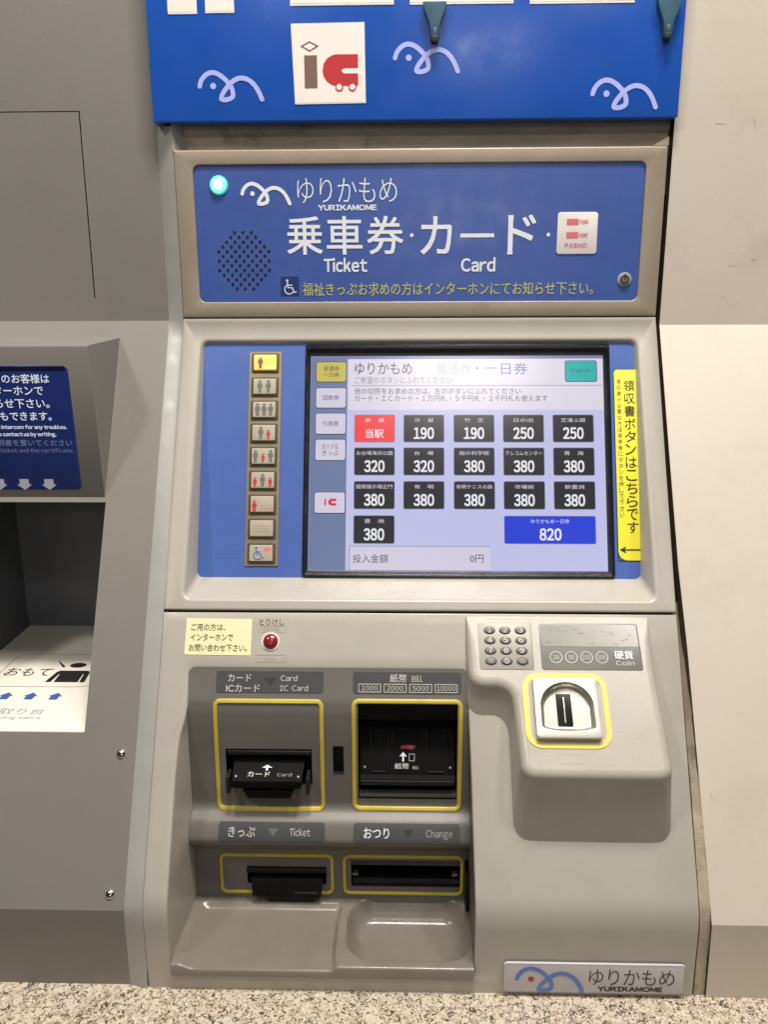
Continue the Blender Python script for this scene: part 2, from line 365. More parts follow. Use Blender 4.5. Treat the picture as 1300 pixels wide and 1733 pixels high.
GULL = [(0.03, 0.20), (0.06, 0.12), (0.14, 0.04), (0.24, 0.015), (0.34, 0.05), (0.43, 0.12), (0.50, 0.20), (0.53, 0.29), (0.52, 0.355), (0.44, 0.39),
        (0.355, 0.385), (0.37, 0.32), (0.42, 0.25), (0.49, 0.175), (0.57, 0.12), (0.66, 0.095), (0.76, 0.115), (0.85, 0.18), (0.92, 0.28), (0.97, 0.39)]
def gull(m, F, x0, v0, wd, h, mt, eye, sw=0.062, tilt=0.0):
    P = [(x0 + x * wd, v0 + y * wd + x * tilt * wd) for x, y in catmull(GULL, 5)]
    m.stroke(F, P, sw * wd, h, mt, lift=0.25)
    m.disc(F, x0 + 0.235 * wd, v0 + 0.20 * wd + .235 * tilt * wd, 0.045 * wd, h + 0.05, eye, 14)

# ------------------------------------------------------------------ setting: granite, walls
m = MB(); m.loft([[(x, 300, -601), (x, -360, -601), (x, -363, -602.2), (x, -364, -605), (x, -364, -632), (x, -350, -634)] for x in (-1500, 1500)], 'granite', closed=False)
g = m.build('granite_ledge', kind='structure', smooth=False)
g['label'] = 'pale speckled granite ledge under the machine'

m = MB(); m.face([(-4000, -6000, -1400), (4000, -6000, -1400), (4000, 300, -1400), (-4000, 300, -1400)], 'floor_tile')
m.face([(-1500, -300, -634), (1500, -300, -634), (1500, -300, -1400), (-1500, -300, -1400)], 'floor_tile')
g = m.build('floor', kind='structure', smooth=False)
def patch(m, f, xs, ss, mt, skip=None):
    for i in range(len(xs) - 1):
        for j in range(len(ss) - 1):
            cx, cs = (xs[i] + xs[i + 1]) / 2, (ss[j] + ss[j + 1]) / 2
            if skip and skip(cx, cs): continue
            m.face([f(xs[i], ss[j]), f(xs[i + 1], ss[j]), f(xs[i + 1], ss[j + 1]), f(xs[i], ss[j + 1])], mt)
# left wall: vertical, leaning out, vertical again
def wallmap(W, yb):
    smax = (-yb + W.o.y) / math.sin(tw) if False else (W.o.y - yb) / math.sin(tw)
    zb = W.o.z - smax * math.cos(tw)
    def f(x, s, h=0):
        if s < 0: return Vector((x, W.o.y - h, W.o.z - s))
        if s <= smax: return W(x, s, h)
        return Vector((x, yb - h, zb - (s - smax)))
    return f, smax, zb
fl, smL, zbL = wallmap(WL, -264.7); fr, smR, zbR = wallmap(WR, -268)
m = MB()
xs = [-1500, -900, -492, -347.0, -345.8, -318.5, -267.5]
ss = [-1400, -600, -208.6, -207.6, -24, 0, 202, 429, smL, smL + (zbL + 601)]
def skipL(x, s):
    if -492 < x < -318.5 and 202 < s < 429: return True
    if -347.0 < x < -345.8 and -208.6 < s < -24: return True
    if x < -345.8 and -208.6 < s < -207.6: return True
    return False
patch(m, fl, xs, ss, 'grey_wall_paint', skipL)
wl = m.build('left_wall', kind='structure', smooth=False)
m = MB(); m.face([(-1500, 16, 240), (-330, 16, 240), (-330, 16, 0), (-1500, 16, 0)], 'black_void')
m.build('groove_backing', wl)
for (px, ps) in ((-281.6, 448.0), (-281.4, 571.3)):
    m = MB(); L = []
    for k in range(6):
        a = R(90 * k / 5); L.append([WL(x, y, 2.6 * math.sin(a)) for x, y in circle(px, ps, 4.4 * math.cos(a) + 0.05, n=20)])
    m.loft(L, 'chrome', cap1=True); m.slab(WL, circle(px, ps + .6, 1.0, n=6), 2.2, 2.9, 'black_worn')
    m.build('wall_screw', wl)
# right wall
m = MB()
patch(m, fr, [255.5, 262, 700, 1500], [-1400, -700, 0], 'cream_wall_paint')
L = []
for s, xo in ((0, 255.5), (120, 255.3), (260, 255.6), (340, 258.2), (450, 259.4), (550, 260.6), (smR, 260.6), (smR + 2, 260.8), (smR + (zbR + 601), 262)):
    L.append([fr(xo, s), fr(262.0 if xo < 262 else 262.5, s), fr(700, s), fr(1500, s)])
m.loft(L, 'cream_wall_paint', closed=False)
m.loft([[fr(255.5, -400), fr(255.5, 0), fr(255.6, 260), fr(260.6, smR), fr(262, smR + zbR + 601)], [fr(255.5, -400, -30), fr(255.5, 0, -30), fr(255.6, 260, -30), fr(260.6, smR, -30), fr(262, smR + zbR + 601, -30)]], 'gap_dark', closed=False)
wr = m.build('right_wall', kind='structure', smooth=False)

# ------------------------------------------------------------------ intercom counter in the left wall: hood, sign, niche
hood = thing('intercom_hood', (-0.45, 0.0, -0.1), 'grey wedge shaped hood with dark blue notice above the recessed writing table', 'hood')
hx = -319.8; side = [(-0.3, -21.5), (-93, -25.3), (-83.2, -178.1)]
m = MB(); x1 = -900
b = 1.6
prof = [(9, -21), (-91.2, -25.2), (-92.7, -25.9), (-93.1, -27.5), (-83.5, -176.6), (-82.6, -178.0), (-80, -178.3), (0, -178.3)]
m.loft([[(hx, y, z) for y, z in prof], [(x1, y, z) for y, z in prof]], 'hood_grey', closed=False)
m.face([(hx, y, z) for y, z in prof], 'hood_grey')
m.build('casing', hood)
d1 = Vector((0, -83.2 + 93, -178.1 + 25.3)).normalized(); HF = Frame((0, -93.05, -25.3), d1, (0, d1.z, -d1.y))
zv = lambda z: (-25.3 - z) / -d1.z * 1.0
HV = lambda z: (z + 25.3) / d1.z
m = MB(); m.slab(HF, rrect(-600, -342.2, HV(-44.5), HV(-170), 5, 5), -0.5, 0.5, 'hood_blue', 0.2)
pan = m.build('notice_panel', hood)
m = MB()
m.rect(HF, -598, -344.5, HV(-45.5), HV(-49.5), 0.62, 'hood_blue_reflection')  # dark reflection along the panel top, painted as a flat strip
m.build('painted_reflection', pan)
m = MB()
for s_, xr, za, zb in (('お困りのお客様は', -361.5, -52.5, -61.5), ('インターホンで', -369.0, -64.2, -73), ('お知らせ下さい。', -364.5, -76.5, -86), ('筆談もできます。', -364.0, -89.5, -98.5)):
    m.text(HF, s_, None, HV(za), xr, HV(zb), 0.8, 'hood_letter', bold=0.018)
m.text(HF, 'Please contact us by the intercom for any troubles.', -478, HV(-103.0), -350, HV(-107.8), 0.8, 'hood_letter', bold=0.05)
m.text(HF, 'You can also contact us by writing.', -447, HV(-110.2), -361.5, HV(-115.2), 0.8, 'hood_letter', bold=0.05)
m.text(HF, '切符と証明書を置いてください', -453, HV(-117.8), -346.5, HV(-124.2), 0.8, 'hood_letter_dim')
m.text(HF, 'Place your ticket and the certificate.', -452, HV(-126.6), -346.0, HV(-132), 0.8, 'hood_letter_dim')
m.build('lettering', pan)
for cx in (-375.2, -400.6, -426.0, -451.4):
    z0 = -158.5; m = MB()
    m.flat(HF, [(cx - 4.6, HV(z0)), (cx + 4.6, HV(z0)), (cx + 4.9, HV(z0 - 5.6)), (cx + 7.6, HV(z0 - 5.8)), (cx, HV(z0 - 11.5)), (cx - 7.6, HV(z0 - 5.8)), (cx - 4.9, HV(z0 - 5.6))], 0.8, 'hood_arrow')
    m.build('arrow', pan)
m = MB(); m.slab(V, circle(-322.0, 36, 1.4, n=8), 60, 61, 'chrome')
# niche
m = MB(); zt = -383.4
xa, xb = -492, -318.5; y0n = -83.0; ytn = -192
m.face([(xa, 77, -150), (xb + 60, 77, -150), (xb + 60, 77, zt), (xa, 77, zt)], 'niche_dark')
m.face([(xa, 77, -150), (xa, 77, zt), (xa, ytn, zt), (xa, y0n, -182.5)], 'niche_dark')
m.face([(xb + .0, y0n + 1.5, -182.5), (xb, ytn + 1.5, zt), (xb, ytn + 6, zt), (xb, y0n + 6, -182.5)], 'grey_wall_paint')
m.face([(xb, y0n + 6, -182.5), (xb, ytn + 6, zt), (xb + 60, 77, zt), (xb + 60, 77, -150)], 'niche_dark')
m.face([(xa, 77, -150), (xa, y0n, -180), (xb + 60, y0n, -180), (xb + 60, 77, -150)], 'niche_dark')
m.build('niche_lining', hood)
TB = Frame((0, 0, zt), (0, -1, 0), (0, 0, 1))         # v grows towards the viewer
m = MB(); m.box(TB, xa + 1, xb - 0.3, -76.5, 191.2, -3, 1.2, 'table_white', r=3, b=0.8)
m.rect(TB, xa, xb + 60, -76.9, 175, -3.2, 'niche_dark')
tb = m.build('writing_table', hood, 'white table plate with black and blue printed diagrams')
m = MB()
def tstroke(P, wd=1.0): m.stroke(TB, P, wd, 1.5, 'letter_grey')
m.text(TB, 'おもて', -456, 51, -405, 71, 1.5, 'letter_black')
tstroke([(-461.7, 97), (-461.7, 26)] + [(-461.7 + 13 * (1 - math.cos(R(a))), 26 - 13 * math.sin(R(a))) for a in (20, 45, 70, 90)] + [(-319, 13)], 1.0)
tstroke([(-461.7, 97.5), (-366, 97.5), (-356, 96), (-345, 91), (-330, 80)], 1.0)
m.disc(TB, -382, 43, 9.2, 1.6, 'letter_black', 24, 6.2)
m.flat(TB, [(-402, 86), (-399, 61), (-396, 57.5), (-365, 57.5), (-362, 61), (-359, 86), (-364.6, 86), (-366.8, 66), (-368, 66), (-366.5, 86), (-392.5, 86), (-393.5, 66), (-394.7, 66), (-396, 86)], 1.6, 'letter_black')
m.stroke(TB, [(-408, 33), (-397, 47)], 1.0, 1.6, 'letter_black', w1=3.2)
for cx in (-376.6, -402.6, -428.6, -454.6):
    m.flat(TB, [(cx - 4.4, 127), (cx - 4.4, 119.5), (cx - 7.2, 119.5), (cx, 111.5), (cx + 7.2, 119.5), (cx + 4.4, 119.5), (cx + 4.4, 127)], 1.6, 'print_blue')
m.text(TB, '読取り台', -436, 146.5, -374, 159, 1.5, 'print_grey')
m.text(TB, 'Reading table', -428, 163, -372, 170, 1.5, 'print_grey')
m.build('printing', tb)

# ------------------------------------------------------------------ the ticket machine
tm = thing('ticket_machine', (0, -0.2, -0.601), 'beige built-in ticket vending machine with touch screen, coin unit and dark slot bay', 'ticket machine')

# 1. header panel
def framed(m, F, ox0, ox1, ov0, ov1, ix0, ix1, iv0, iv1, r, mt, depth, inner_h, b=1.6, ro=1.5, n=5):
    o = lambda d: rrect(ox0 + d, ox1 - d, ov0 + d, ov1 - d, max(ro - d, .1), n)
    i = lambda d: rrect(ix0 - d, ix1 + d, iv0 - d, iv1 + d, r + d, n)
    L = [[F(x, y, -depth) for x, y in o(0)]]
    for k in range(4):
        a = R(90 * k / 3); L.append([F(x, y, -b + b * math.sin(a)) for x, y in o(b * (1 - math.cos(a)))])
    for k in range(3, -1, -1):
        a = R(90 * k / 3); L.append([F(x, y, -b * .6 + b * .6 * math.sin(a)) for x, y in i(b * .6 * (1 - math.cos(a)))])
    L.append([F(x, y, inner_h) for x, y in i(0)])
    m.loft(L, mt)
m = MB(); framed(m, V, -250, 250, -165, 0.8, -231, 229.3, -150.8, -15.0, 6.5, 'header_casing', 24, -3)
hc = m.build('header_casing', tm)
m = MB(); m.flat(V, rrect(-231.2, 229.5, -151, -14.8, 6.5), -2.0, 'header_blue')
hp = m.build('header_panel', tm, 'blue header plate with white lettering')
m = MB(); H = -1.7
gull(m, V, -183, -133.5, 52, H, 'letter_white', 'letter_white', sw=0.07)
m.build('gull_emblem', hp)
m = MB(); m.text(V, 'ゆりかもめ', -124.5, -137.5, -22, -113.5, H, 'letter_white', bold=-0.012, space=.9)
m.text(V, 'YURIKAMOME', -103, -111.5, -43, -106.4, H, 'letter_white', bold=0.09)
for ch, xa_, xb_ in (('乗', -136.5, -99.5), ('車', -95, -58), ('券', -53, -15.5)):
    m.text(V, ch, xa_, -100.3, xb_, -63.0, H, 'letter_white', bold=0.016)
m.disc(V, -6.7, -81.5, 1.9, H, 'letter_white', 12); m.disc(V, 134.2, -81.2, 1.9, H, 'letter_white', 12)
m.text(V, 'カ', 2.5, -99.5, 34.5, -62.8, H, 'letter_white', bold=0.02)
m.rect(V, 43.5, 78.5, -82.8, -79.0, H, 'letter_white')
m.text(V, 'ド', 92.5, -100.5, 121, -62.3, H, 'letter_white', bold=0.02)
m.text(V, 'Ticket', -98.5, -59.2, -53.3, -45.5, H, 'letter_white', bold=0.05)
m.text(V, 'Card', 44.9, -58.8, 80.3, -45.2, H, 'letter_white', bold=0.05)
m.text(V, '福祉きっぷお求めの方はインターホンにてお知らせ下さい。', -121.5, -34.6, 183, -21.3, H, 'letter_yellow', bold=0.008)
m.build('lettering', hp)
m = MB(); m.box(V, 143.2, 184.2, -103, -62, -2, -1.2, 'sticker_white', r=3, b=.2)
for v_, t_ in ((-93.5, 1), (-80.5, 1), (-70.5, 0)):
    if t_: m.rect(V, 152.5, 164.5, v_ - 3, v_ + 3, -1.0, 'print_pink'); m.text(V, 'PASMO', 165.5, v_ - 2, 174.5, v_ + 2, -1.0, 'print_pink', bold=.02)
    else: m.text(V, 'PASMO', 151.5, v_ - 2.2, 174, v_ + 2.2, -1.0, 'print_pink', bold=.02)
m.build('card_sticker', hp)
m = MB(); m.rect(V, -144.5, -125.5, -41, -21.5, H, 'navy')
def wheelchair(m, F, cx, cy, k, h, mt):
    m.disc(F, cx - .12 * k, cy - .38 * k, .07 * k, h, mt, 12)
    m.stroke(F, [(cx - .12 * k, cy - .26 * k), (cx - .08 * k, cy + .02 * k), (cx + .16 * k, cy + .02 * k), (cx + .27 * k, cy + .3 * k), (cx + .38 * k, cy + .26 * k)], .07 * k, h, mt)
    m.stroke(F, [(cx - .1 * k, cy - .12 * k), (cx + .14 * k, cy - .12 * k)], .06 * k, h + .08, mt)
    m.stroke(F, [(cx - .02 * k + .26 * k * math.cos(R(t)), cy + .12 * k + .26 * k * math.sin(R(t))) for t in range(40, 240, 14)], .06 * k, h + .04, mt)
wheelchair(m, V, -135.5, -30, 18, H + .2, 'letter_white')
m.build('wheelchair_symbol', hp)
m = MB()
for k in range(7):
    pass
L = []
for k in range(7):
    a = R(90 * k / 6); L.append([V(x, y, -2 + 5 * math.sin(a)) for x, y in circle(-205.3, -131.6, 9.4 * math.cos(a) + .05, n=28)])
m.loft(L[:3], 'led_rim'); m.loft(L[2:5], 'led_core'); m.loft(L[4:], 'led_hot', cap1=True)
m.build('status_lamp', hp, 'glowing green round status lamp')
m = MB(); rows = 13
for r_ in range(rows):
    v_ = -57 + (r_ - 6) * 4.72
    for c_ in range(-4, 5):
        x_ = -182.3 + c_ * 8.75 + (4.37 if r_ % 2 else 0) + (r_ - 6) * 0.0
        if math.hypot(x_ + 182.3, v_ + 57) < 30.2: m.disc(V, x_, v_, 1.7, H, 'black_void', 10)
m.build('speaker_grille', hp, 'round pattern of small dark speaker holes', kind='stuff')
m = MB(); m.slab(V, circle(215, -36.3, 7.2, n=28), -2, -1.0, 'print_grey', .3); m.slab(V, circle(215, -36.3, 5.3, n=24), -1.2, .6, 'display_dark', .4)
m.ring(V, 215, -36.3, 4.0, 1.0, .75, 'letter_black', 20); m.rect(V, 214.2, 215.8, -42, -36.5, .9, 'letter_black')
m.build('key_lock', hp)

# recess behind the header, under the sign
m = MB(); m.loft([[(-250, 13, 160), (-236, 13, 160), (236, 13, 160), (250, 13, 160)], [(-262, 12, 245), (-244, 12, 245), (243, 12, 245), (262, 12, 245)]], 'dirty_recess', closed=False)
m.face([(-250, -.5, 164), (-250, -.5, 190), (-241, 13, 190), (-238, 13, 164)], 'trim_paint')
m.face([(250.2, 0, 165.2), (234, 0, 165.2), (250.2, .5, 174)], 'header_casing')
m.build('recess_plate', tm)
m = MB(); m.face([(-262, 14, 330), (262, 14, 330), (262, 14, 120), (-262, 14, 120)], 'gap_dark')
m.build('back_plate', tm)

# machine surface: s along the front, vertical / sloped / vertical, folds rounded
SD = 568.0 - 1.0
def M(x, s, h=0.0):
    def raw(q):
        if q < 0: return Vector((0, 0, -18 - q)), Vector((0, -1, 0))
        if q < SD: return S(0, q), S.n
        e = S(0, SD); return Vector((0, e.y, e.z - (q - SD))), Vector((0, -1, 0))
    for c, r_ in ((0, 11), (SD, 17)):
        if abs(s - c) < r_:
            t = (s - c + r_) / (2 * r_); a, b_, c_ = raw(c - r_)[0], raw(c)[0], raw(c + r_)[0]
            P = a * (1 - t) ** 2 + b_ * 2 * t * (1 - t) + c_ * t * t; D = ((b_ - a) * (1 - t) + (c_ - b_) * t).normalized()
            n = Vector((0, D.z, -D.y)); break
    else: P, n = raw(s)
    return P + Vector((x, 0, 0)) + n * h
def gridloop(x0, x1, s0, s1, svals, nx=8, r=0.0, rn=4, radii=None):
    """closed outline with fixed point counts: left side, bottom, right, top follow the given s values"""
    pts = []
    return pts
# 2. screen surround
def surround(m, mt):
    def loop(x0, x1, s0, s1, r, h):
        n = 4; pts = []
        for (cx, cy, a0) in ((x0, s0, 180), (x1, s0, 270), (x1, s1, 0), (x0, s1, 90)):
            ox = cx + r if cx == x0 else cx - r; oy = cy + r if cy == s0 else cy - r
            for k in range(n + 1):
                a = R(a0 + 90 * k / n); pts.append((ox + r * math.cos(a), oy + r * math.sin(a), h))
        return pts
    Ls = [loop(-250, 250, -16, 294.6, .1, -22), loop(-250, 250, -16, 294.6, .1, -1.4), loop(-249.6, 249.6, -15.6, 294.2, .1, -.4), loop(-248.6, 248.6, -14.6, 293.2, .1, 0)]
    a_, b_ = Ls[-1], loop(-233.5, 233.5, 6.0, 286.0, 9, 0)
    for k in range(1, 9):
        t = k / 9; Ls.append([(lerp(p[0], q[0], t), lerp(p[1], q[1], t), 0) for p, q in zip(a_, b_)])
    Ls.append(b_)
    Ls.append(loop(-231.6, 231.6, 7.6, 284.2, 8, -.9)); Ls.append(loop(-230.6, 230.6, 8.6, 282.6, 8, -3.0))
    P = [[M(x, s, h) for x, s, h in l] for l in Ls]
    P.append([Q(x, s, h) for x, s, h in loop(-228.6, 228.6, 0.2, 249.2, 6, 0)])
    m.loft(P, mt)
m = MB(); surround(m, 'machine_casing')
m.loft([[M(-249, -20, -9), M(249, -20, -9)], [M(-249, -8, -9), M(249, -8, -9)]], 'black_void', closed=False)
m.loft([[M(-249, 289, -9), M(249, 289, -9)], [M(-249, 303, -9), M(249, 303, -9)]], 'black_void', closed=False)
ss_ = m.build('screen_surround', tm)
for x0_, x1_ in ((-210, -168), (-163, -114), (46, 121)):
    m = MB()
    LG = Frame(S(0, 270.5, -20.8), (S(0, 281, -5.2) - S(0, 259, -34.5)).normalized(), (0, -0.30, 0.954))
    m.outline(LG, x0_, x1_, -4, 4.5, 4, .5, .8, 'clear_outline')
    for q in range(int((x1_ - x0_) / 9)):
        xx = x0_ + 6 + q * 9 + random.uniform(-1, 1); m.rect(LG, xx, xx + random.uniform(1.5, 4), 0 - .4, .4, .8, 'clear_outline')
    m.build('worn_sticker', ss_)
# blue fascia
m = MB(); m.band(Q, rrect(-228.3, 228.6, 0, 249.3, 6, 5), rrect(-119.4, 202.3, 1.4, 249.0, .3, 5), 0.3, 'screen_blue')
fa = m.build('screen_fascia', tm, 'mid blue fascia plate around the touch screen')
m = MB()
for x0_, x1_, v_ in ((-206, -180, 19.5), (-212, -184, 170), (-214, -182, 224)):
    for k in range(3):
        q = x0_ + random.uniform(0, 3)
        while q < x1_: l = random.uniform(2, 6); m.rect(Q, q, min(q + l, x1_), v_ + k * 3 - 3.5, v_ + k * 3 - 2.9, .5, 'ghost_print'); q += l + 1.2
m.build('faded_printing', fa, kind='stuff')
# person buttons
m = MB(); m.box(Q, -179.5, -144.8, 9.2, 237.6, .2, 1.6, 'button_frame', r=1, b=.3)
m.build('button_rail', fa)
def person(m, F, cx, cy, k, mt, h):
    m.disc(F, cx, cy - .40 * k, .11 * k, h, mt, 10)
    m.flat(F, [(cx - .17 * k, cy - .26 * k), (cx + .17 * k, cy - .26 * k), (cx + .21 * k, cy + .06 * k), (cx + .12 * k, cy + .08 * k), (cx + .10 * k, cy + .48 * k), (cx - .10 * k, cy + .48 * k), (cx - .12 * k, cy + .08 * k), (cx - .21 * k, cy + .06 * k)], h, mt)
icons = [[('a', -5, 1)], [('a', -5, 1), ('a', 4, 1)], [('a', -7, 1), ('a', 0, 1), ('a', 7, 1)], [('a', -3, 1), ('c', 5, .75)], [('a', -8, 1), ('c', 0, .7), ('a', 8, 1)], [('c', -8, .75), ('a', 0, 1), ('c', 8, .75)], [('c', -8, .9)], [], ['w']]
names = ['lit yellow button for one adult', 'button with two grey adult figures', 'button with three grey adult figures', 'button with one adult and one red child', 'button with two adults and one red child', 'button with one adult between two red children', 'button with one red child figure', 'blank button without a figure', 'button with a blue wheelchair symbol']
for i, v_ in enumerate((21.8, 47.9, 73.0, 97.9, 122.8, 148.3, 173.5, 198.9, 224.6)):
    m = MB(); lit = i == 0
    m.box(Q, -176.6, -147.6, v_ - 10.6, v_ + 10.6, 1.4, 2.6, 'button_ring', r=1.2, b=.4)
    m.box(Q, -174.2, -150.0, v_ - 8.6, v_ + 8.2, 2.4, 4.4, 'button_lit' if lit else 'button_face', r=1.2, b=.8)
    bt = m.build('person_button', tm, names[i]); m = MB(); hh = 4.6; cx = -162.1
    for ic in icons[i]:
        if ic == 'w': wheelchair(m, Q, cx - 3, v_ + .5, 16, hh, 'print_blue'); m.rect(Q, cx + 3, cx + 10, v_ - 6, v_ - 2.4, hh, 'print_pink')
        else: person(m, Q, cx + ic[1], v_ + (0 if ic[0] == 'a' else 2), 13.5 * ic[2], ('print_red' if ic[0] == 'c' else ('letter_brown' if lit else 'display_dark')), hh)
    if lit: m.rect(Q, cx - 1, cx + 10.5, v_ + 3.2, v_ + 7, hh, 'button_glow'); m.rect(Q, cx - 11, cx + 10, v_ - 7.6, v_ - 5.4, hh, 'button_glow')
    if i == 6: [m.rect(Q, cx - 1 + 4 * k, cx + 1.2 + 4 * k, v_ + 3.5, v_ + 5.2, hh, 'print_pink') for k in range(3)]
    if i == 7: [m.rect(Q, cx - 8, cx + 8, v_ - 3 + 3 * k, v_ - 2.6 + 3 * k, hh, 'clear_outline') for k in range(3)]
    if m.v: m.build('pictogram', bt)
# touch screen bezel + display
m = MB()
o = lambda x0, x1, v0, v1, r: rrect(x0, x1, v0, v1, r, 5)
LP = [(o(-119.6, 202.5, 1.2, 249.4, 4), .2), (o(-119.6, 202.5, 1.2, 249.4, 4), 1.8), (o(-118.8, 201.7, 2.0, 248.6, 3.5), 2.8), (o(-117.4, 200.4, 4.0, 247.0, 3), 3.0),
      (o(-116.2, 199.0, 8.2, 244.4, 2), 1.0), (o(-115.2, 197.4, 11.2, 242.6, 1.5), -1.5), (o(-114.2, 196.6, 12.4, 241.4, .5), -4.2)]
m.loft([[Q(x, y, h) for x, y in l] for l, h in LP], 'bezel_black')
m.build('screen_bezel', tm, 'black screen bezel with glossy inner edge')
D = -4.0
m = MB()
m.rect(Q, -114.4, 196.8, 12.2, 241.6, D - .4, 'lcd_lavender')
m.rect(Q, -114.0, -75.0, 12.6, 241.2, D - .2, 'lcd_side')
m.rect(Q, -73.4, 196.4, 16.2, 71.4, D - .2, 'lcd_header')
m.rect(Q, -71, 196, 44.6, 45.2, D, 'lcd_faint'); m.rect(Q, -114, 196.4, 12.5, 15.6, D - .1, 'lcd_shadow')
m.rect(Q, -70.4, 75.8, 216.6, 240.8, D - .1, 'lcd_white'); m.rect(Q, -71, 76, 215.9, 216.5, D - .1, 'lcd_shadow'); m.rect(Q, -71.1, -70.5, 216.6, 240.8, D - .1, 'lcd_shadow')
disp = m.build('touch_display', tm, 'lit touch display showing ticket prices')
m = MB()
m.text(Q, 'ゆりかもめ', -67, 19.8, -6, 32.8, D + .1, 'lcd_ink'); 
m.text(Q, '普通券', 19.6, 19.9, 57, 32.9, D + .1, 'lcd_paleblue'); m.text(Q, '・一', 62, 24.6, 84, 27.4, D + .1, 'lcd_faint'); m.text(Q, '日券', 88.8, 20.0, 116.8, 33, D + .1, 'lcd_inkblue')
m.text(Q, 'ご希望のボタンにふれてください', -67.2, 35.2, 36.5, 42.9, D + .1, 'lcd_faint')
m.text(Q, '他の切符をお求めの方は、左のボタンにふれてください', -67.2, 47.6, 109.6, 54.6, D + .1, 'lcd_ink')
m.text(Q, 'カード・ＩＣカード・１万円札・５千円札・２千円札も使えます', -67.2, 55.4, 137.6, 62.2, D + .1, 'lcd_ink')
m.text(Q, '投入金額', -67.3, 224.6, -30.6, 233.6, D + .1, 'lcd_ink'); m.text(Q, '0円', 54.5, 224.6, 68.5, 233.0, D + .1, 'lcd_ink')
m.build('lettering', disp)
fares = [[('新　橋', '当駅'), ('汐　留', '190'), ('竹　芝', '190'), ('日の出', '250'), ('芝浦ふ頭', '250')],
         [('お台場海浜公園', '320'), ('台　場', '320'), ('船の科学館', '380'), ('テレコムセンター', '380'), ('青　海', '380')],
         [('国際展示場正門', '380'), ('有　明', '380'), ('有明テニスの森', '380'), ('市場前', '380'), ('新豊洲', '380')], [('豊　洲', '380')]]
cols = [-66.4, -14.3, 38.6, 90.7, 142.9]; rws = [77.1, 112.4, 148.2, 184.5]
for r_, row in enumerate(fares):
    for c_, (st, pr) in enumerate(row):
        x0_, v0_ = cols[c_], rws[r_]; m = MB(); base = 'lcd_red' if pr == '当駅' else 'lcd_black'
        m.rect(Q, x0_ - .6, x0_ + 42.6, v0_ - .6, v0_ + 29.3, D, 'lcd_shadow', 2); m.rect(Q, x0_, x0_ + 42, v0_, v0_ + 28.6, D + .1, base, 1.5)
        wd = min(38, 5.4 * len(st) + 4); cx = x0_ + 21
        m.text(Q, st, cx - wd / 2, v0_ + 3.2, cx + wd / 2, v0_ + 7.6, D + .2, 'lcd_header')
        if pr == '当駅': m.text(Q, pr, cx - 9.5, v0_ + 15, cx + 9.5, v0_ + 24.5, D + .2, 'lcd_glyph', bold=.02)
        else: m.text(Q, pr, cx - 10.6, v0_ + 13.4, cx + 10.6, v0_ + 25.4, D + .2, 'lcd_glyph', bold=.06)
        m.build('fare_button', disp)
m = MB(); m.rect(Q, 90.2, 185.2, 184.0, 213.4, D, 'lcd_inkblue', 2); m.rect(Q, 90.8, 184.6, 184.6, 212.8, D + .1, 'lcd_blue', 1.5)
m.text(Q, 'ゆりかもめ一日券', 118, 187.4, 158, 192, D + .2, 'lcd_header'); m.text(Q, '820', 127, 197.4, 149.4, 209.4, D + .2, 'lcd_glyph', bold=.06)
m.build('fare_button', disp, 'wide blue one-day ticket key on the display')
for v0_, h_, mt, ln in ((19.2, 21.2, 'lcd_yellow', ('普通券', '一日券')), (47.6, 21.2, 'lcd_white', ('回数券',)), (75.2, 22, 'lcd_white', ('引換券',)), (103.4, 22, 'lcd_white', ('おトクな', 'きっぷ')), (159.8, 21.6, 'lcd_white', ('ic',))):
    m = MB(); m.rect(Q, -108.6, -75.9, v0_ - .6, v0_ + h_ + .9, D, 'lcd_ink', 2.4); m.rect(Q, -108.0, -76.4, v0_, v0_ + h_, D + .1, mt, 2)
    cx = -92.2
    if ln[0] == 'ic':
        m.rect(Q, cx - 5.5, cx - 3.8, v0_ + 7, v0_ + 13.6, D + .2, 'lcd_icred')
        m.flat(Q, [(cx + 7, v0_ + 6.6), (cx + 1.6, v0_ + 6.6), (cx - .8, v0_ + 7.8), (cx - 1.8, v0_ + 10.3), (cx - .8, v0_ + 12.8), (cx + 1.6, v0_ + 14), (cx + 7, v0_ + 14), (cx + 7, v0_ + 11.4), (cx + 2.4, v0_ + 11.4), (cx + 1.6, v0_ + 10.3), (cx + 2.4, v0_ + 9.2), (cx + 7, v0_ + 9.2)], D + .2, 'lcd_icred')
    else:
        for k, t_ in enumerate(ln):
            vv = v0_ + h_ / 2 - 3 + (k - (len(ln) - 1) / 2) * 7; m.text(Q, t_, cx - 8.5, vv, cx + 8.5, vv + 5.6, D + .2, 'lcd_ink')
    m.build('menu_button', disp)
m = MB(); m.rect(Q, 156.2, 190.2, 17.8, 41.2, D, 'lcd_ink', 2.4); m.rect(Q, 156.8, 189.4, 18.4, 40.4, D + .1, 'lcd_teal', 2); m.text(Q, 'English', 163, 26.6, 183, 31.6, D + .2, 'lcd_ink')
m.build('menu_button', disp, 'teal language key on the display')
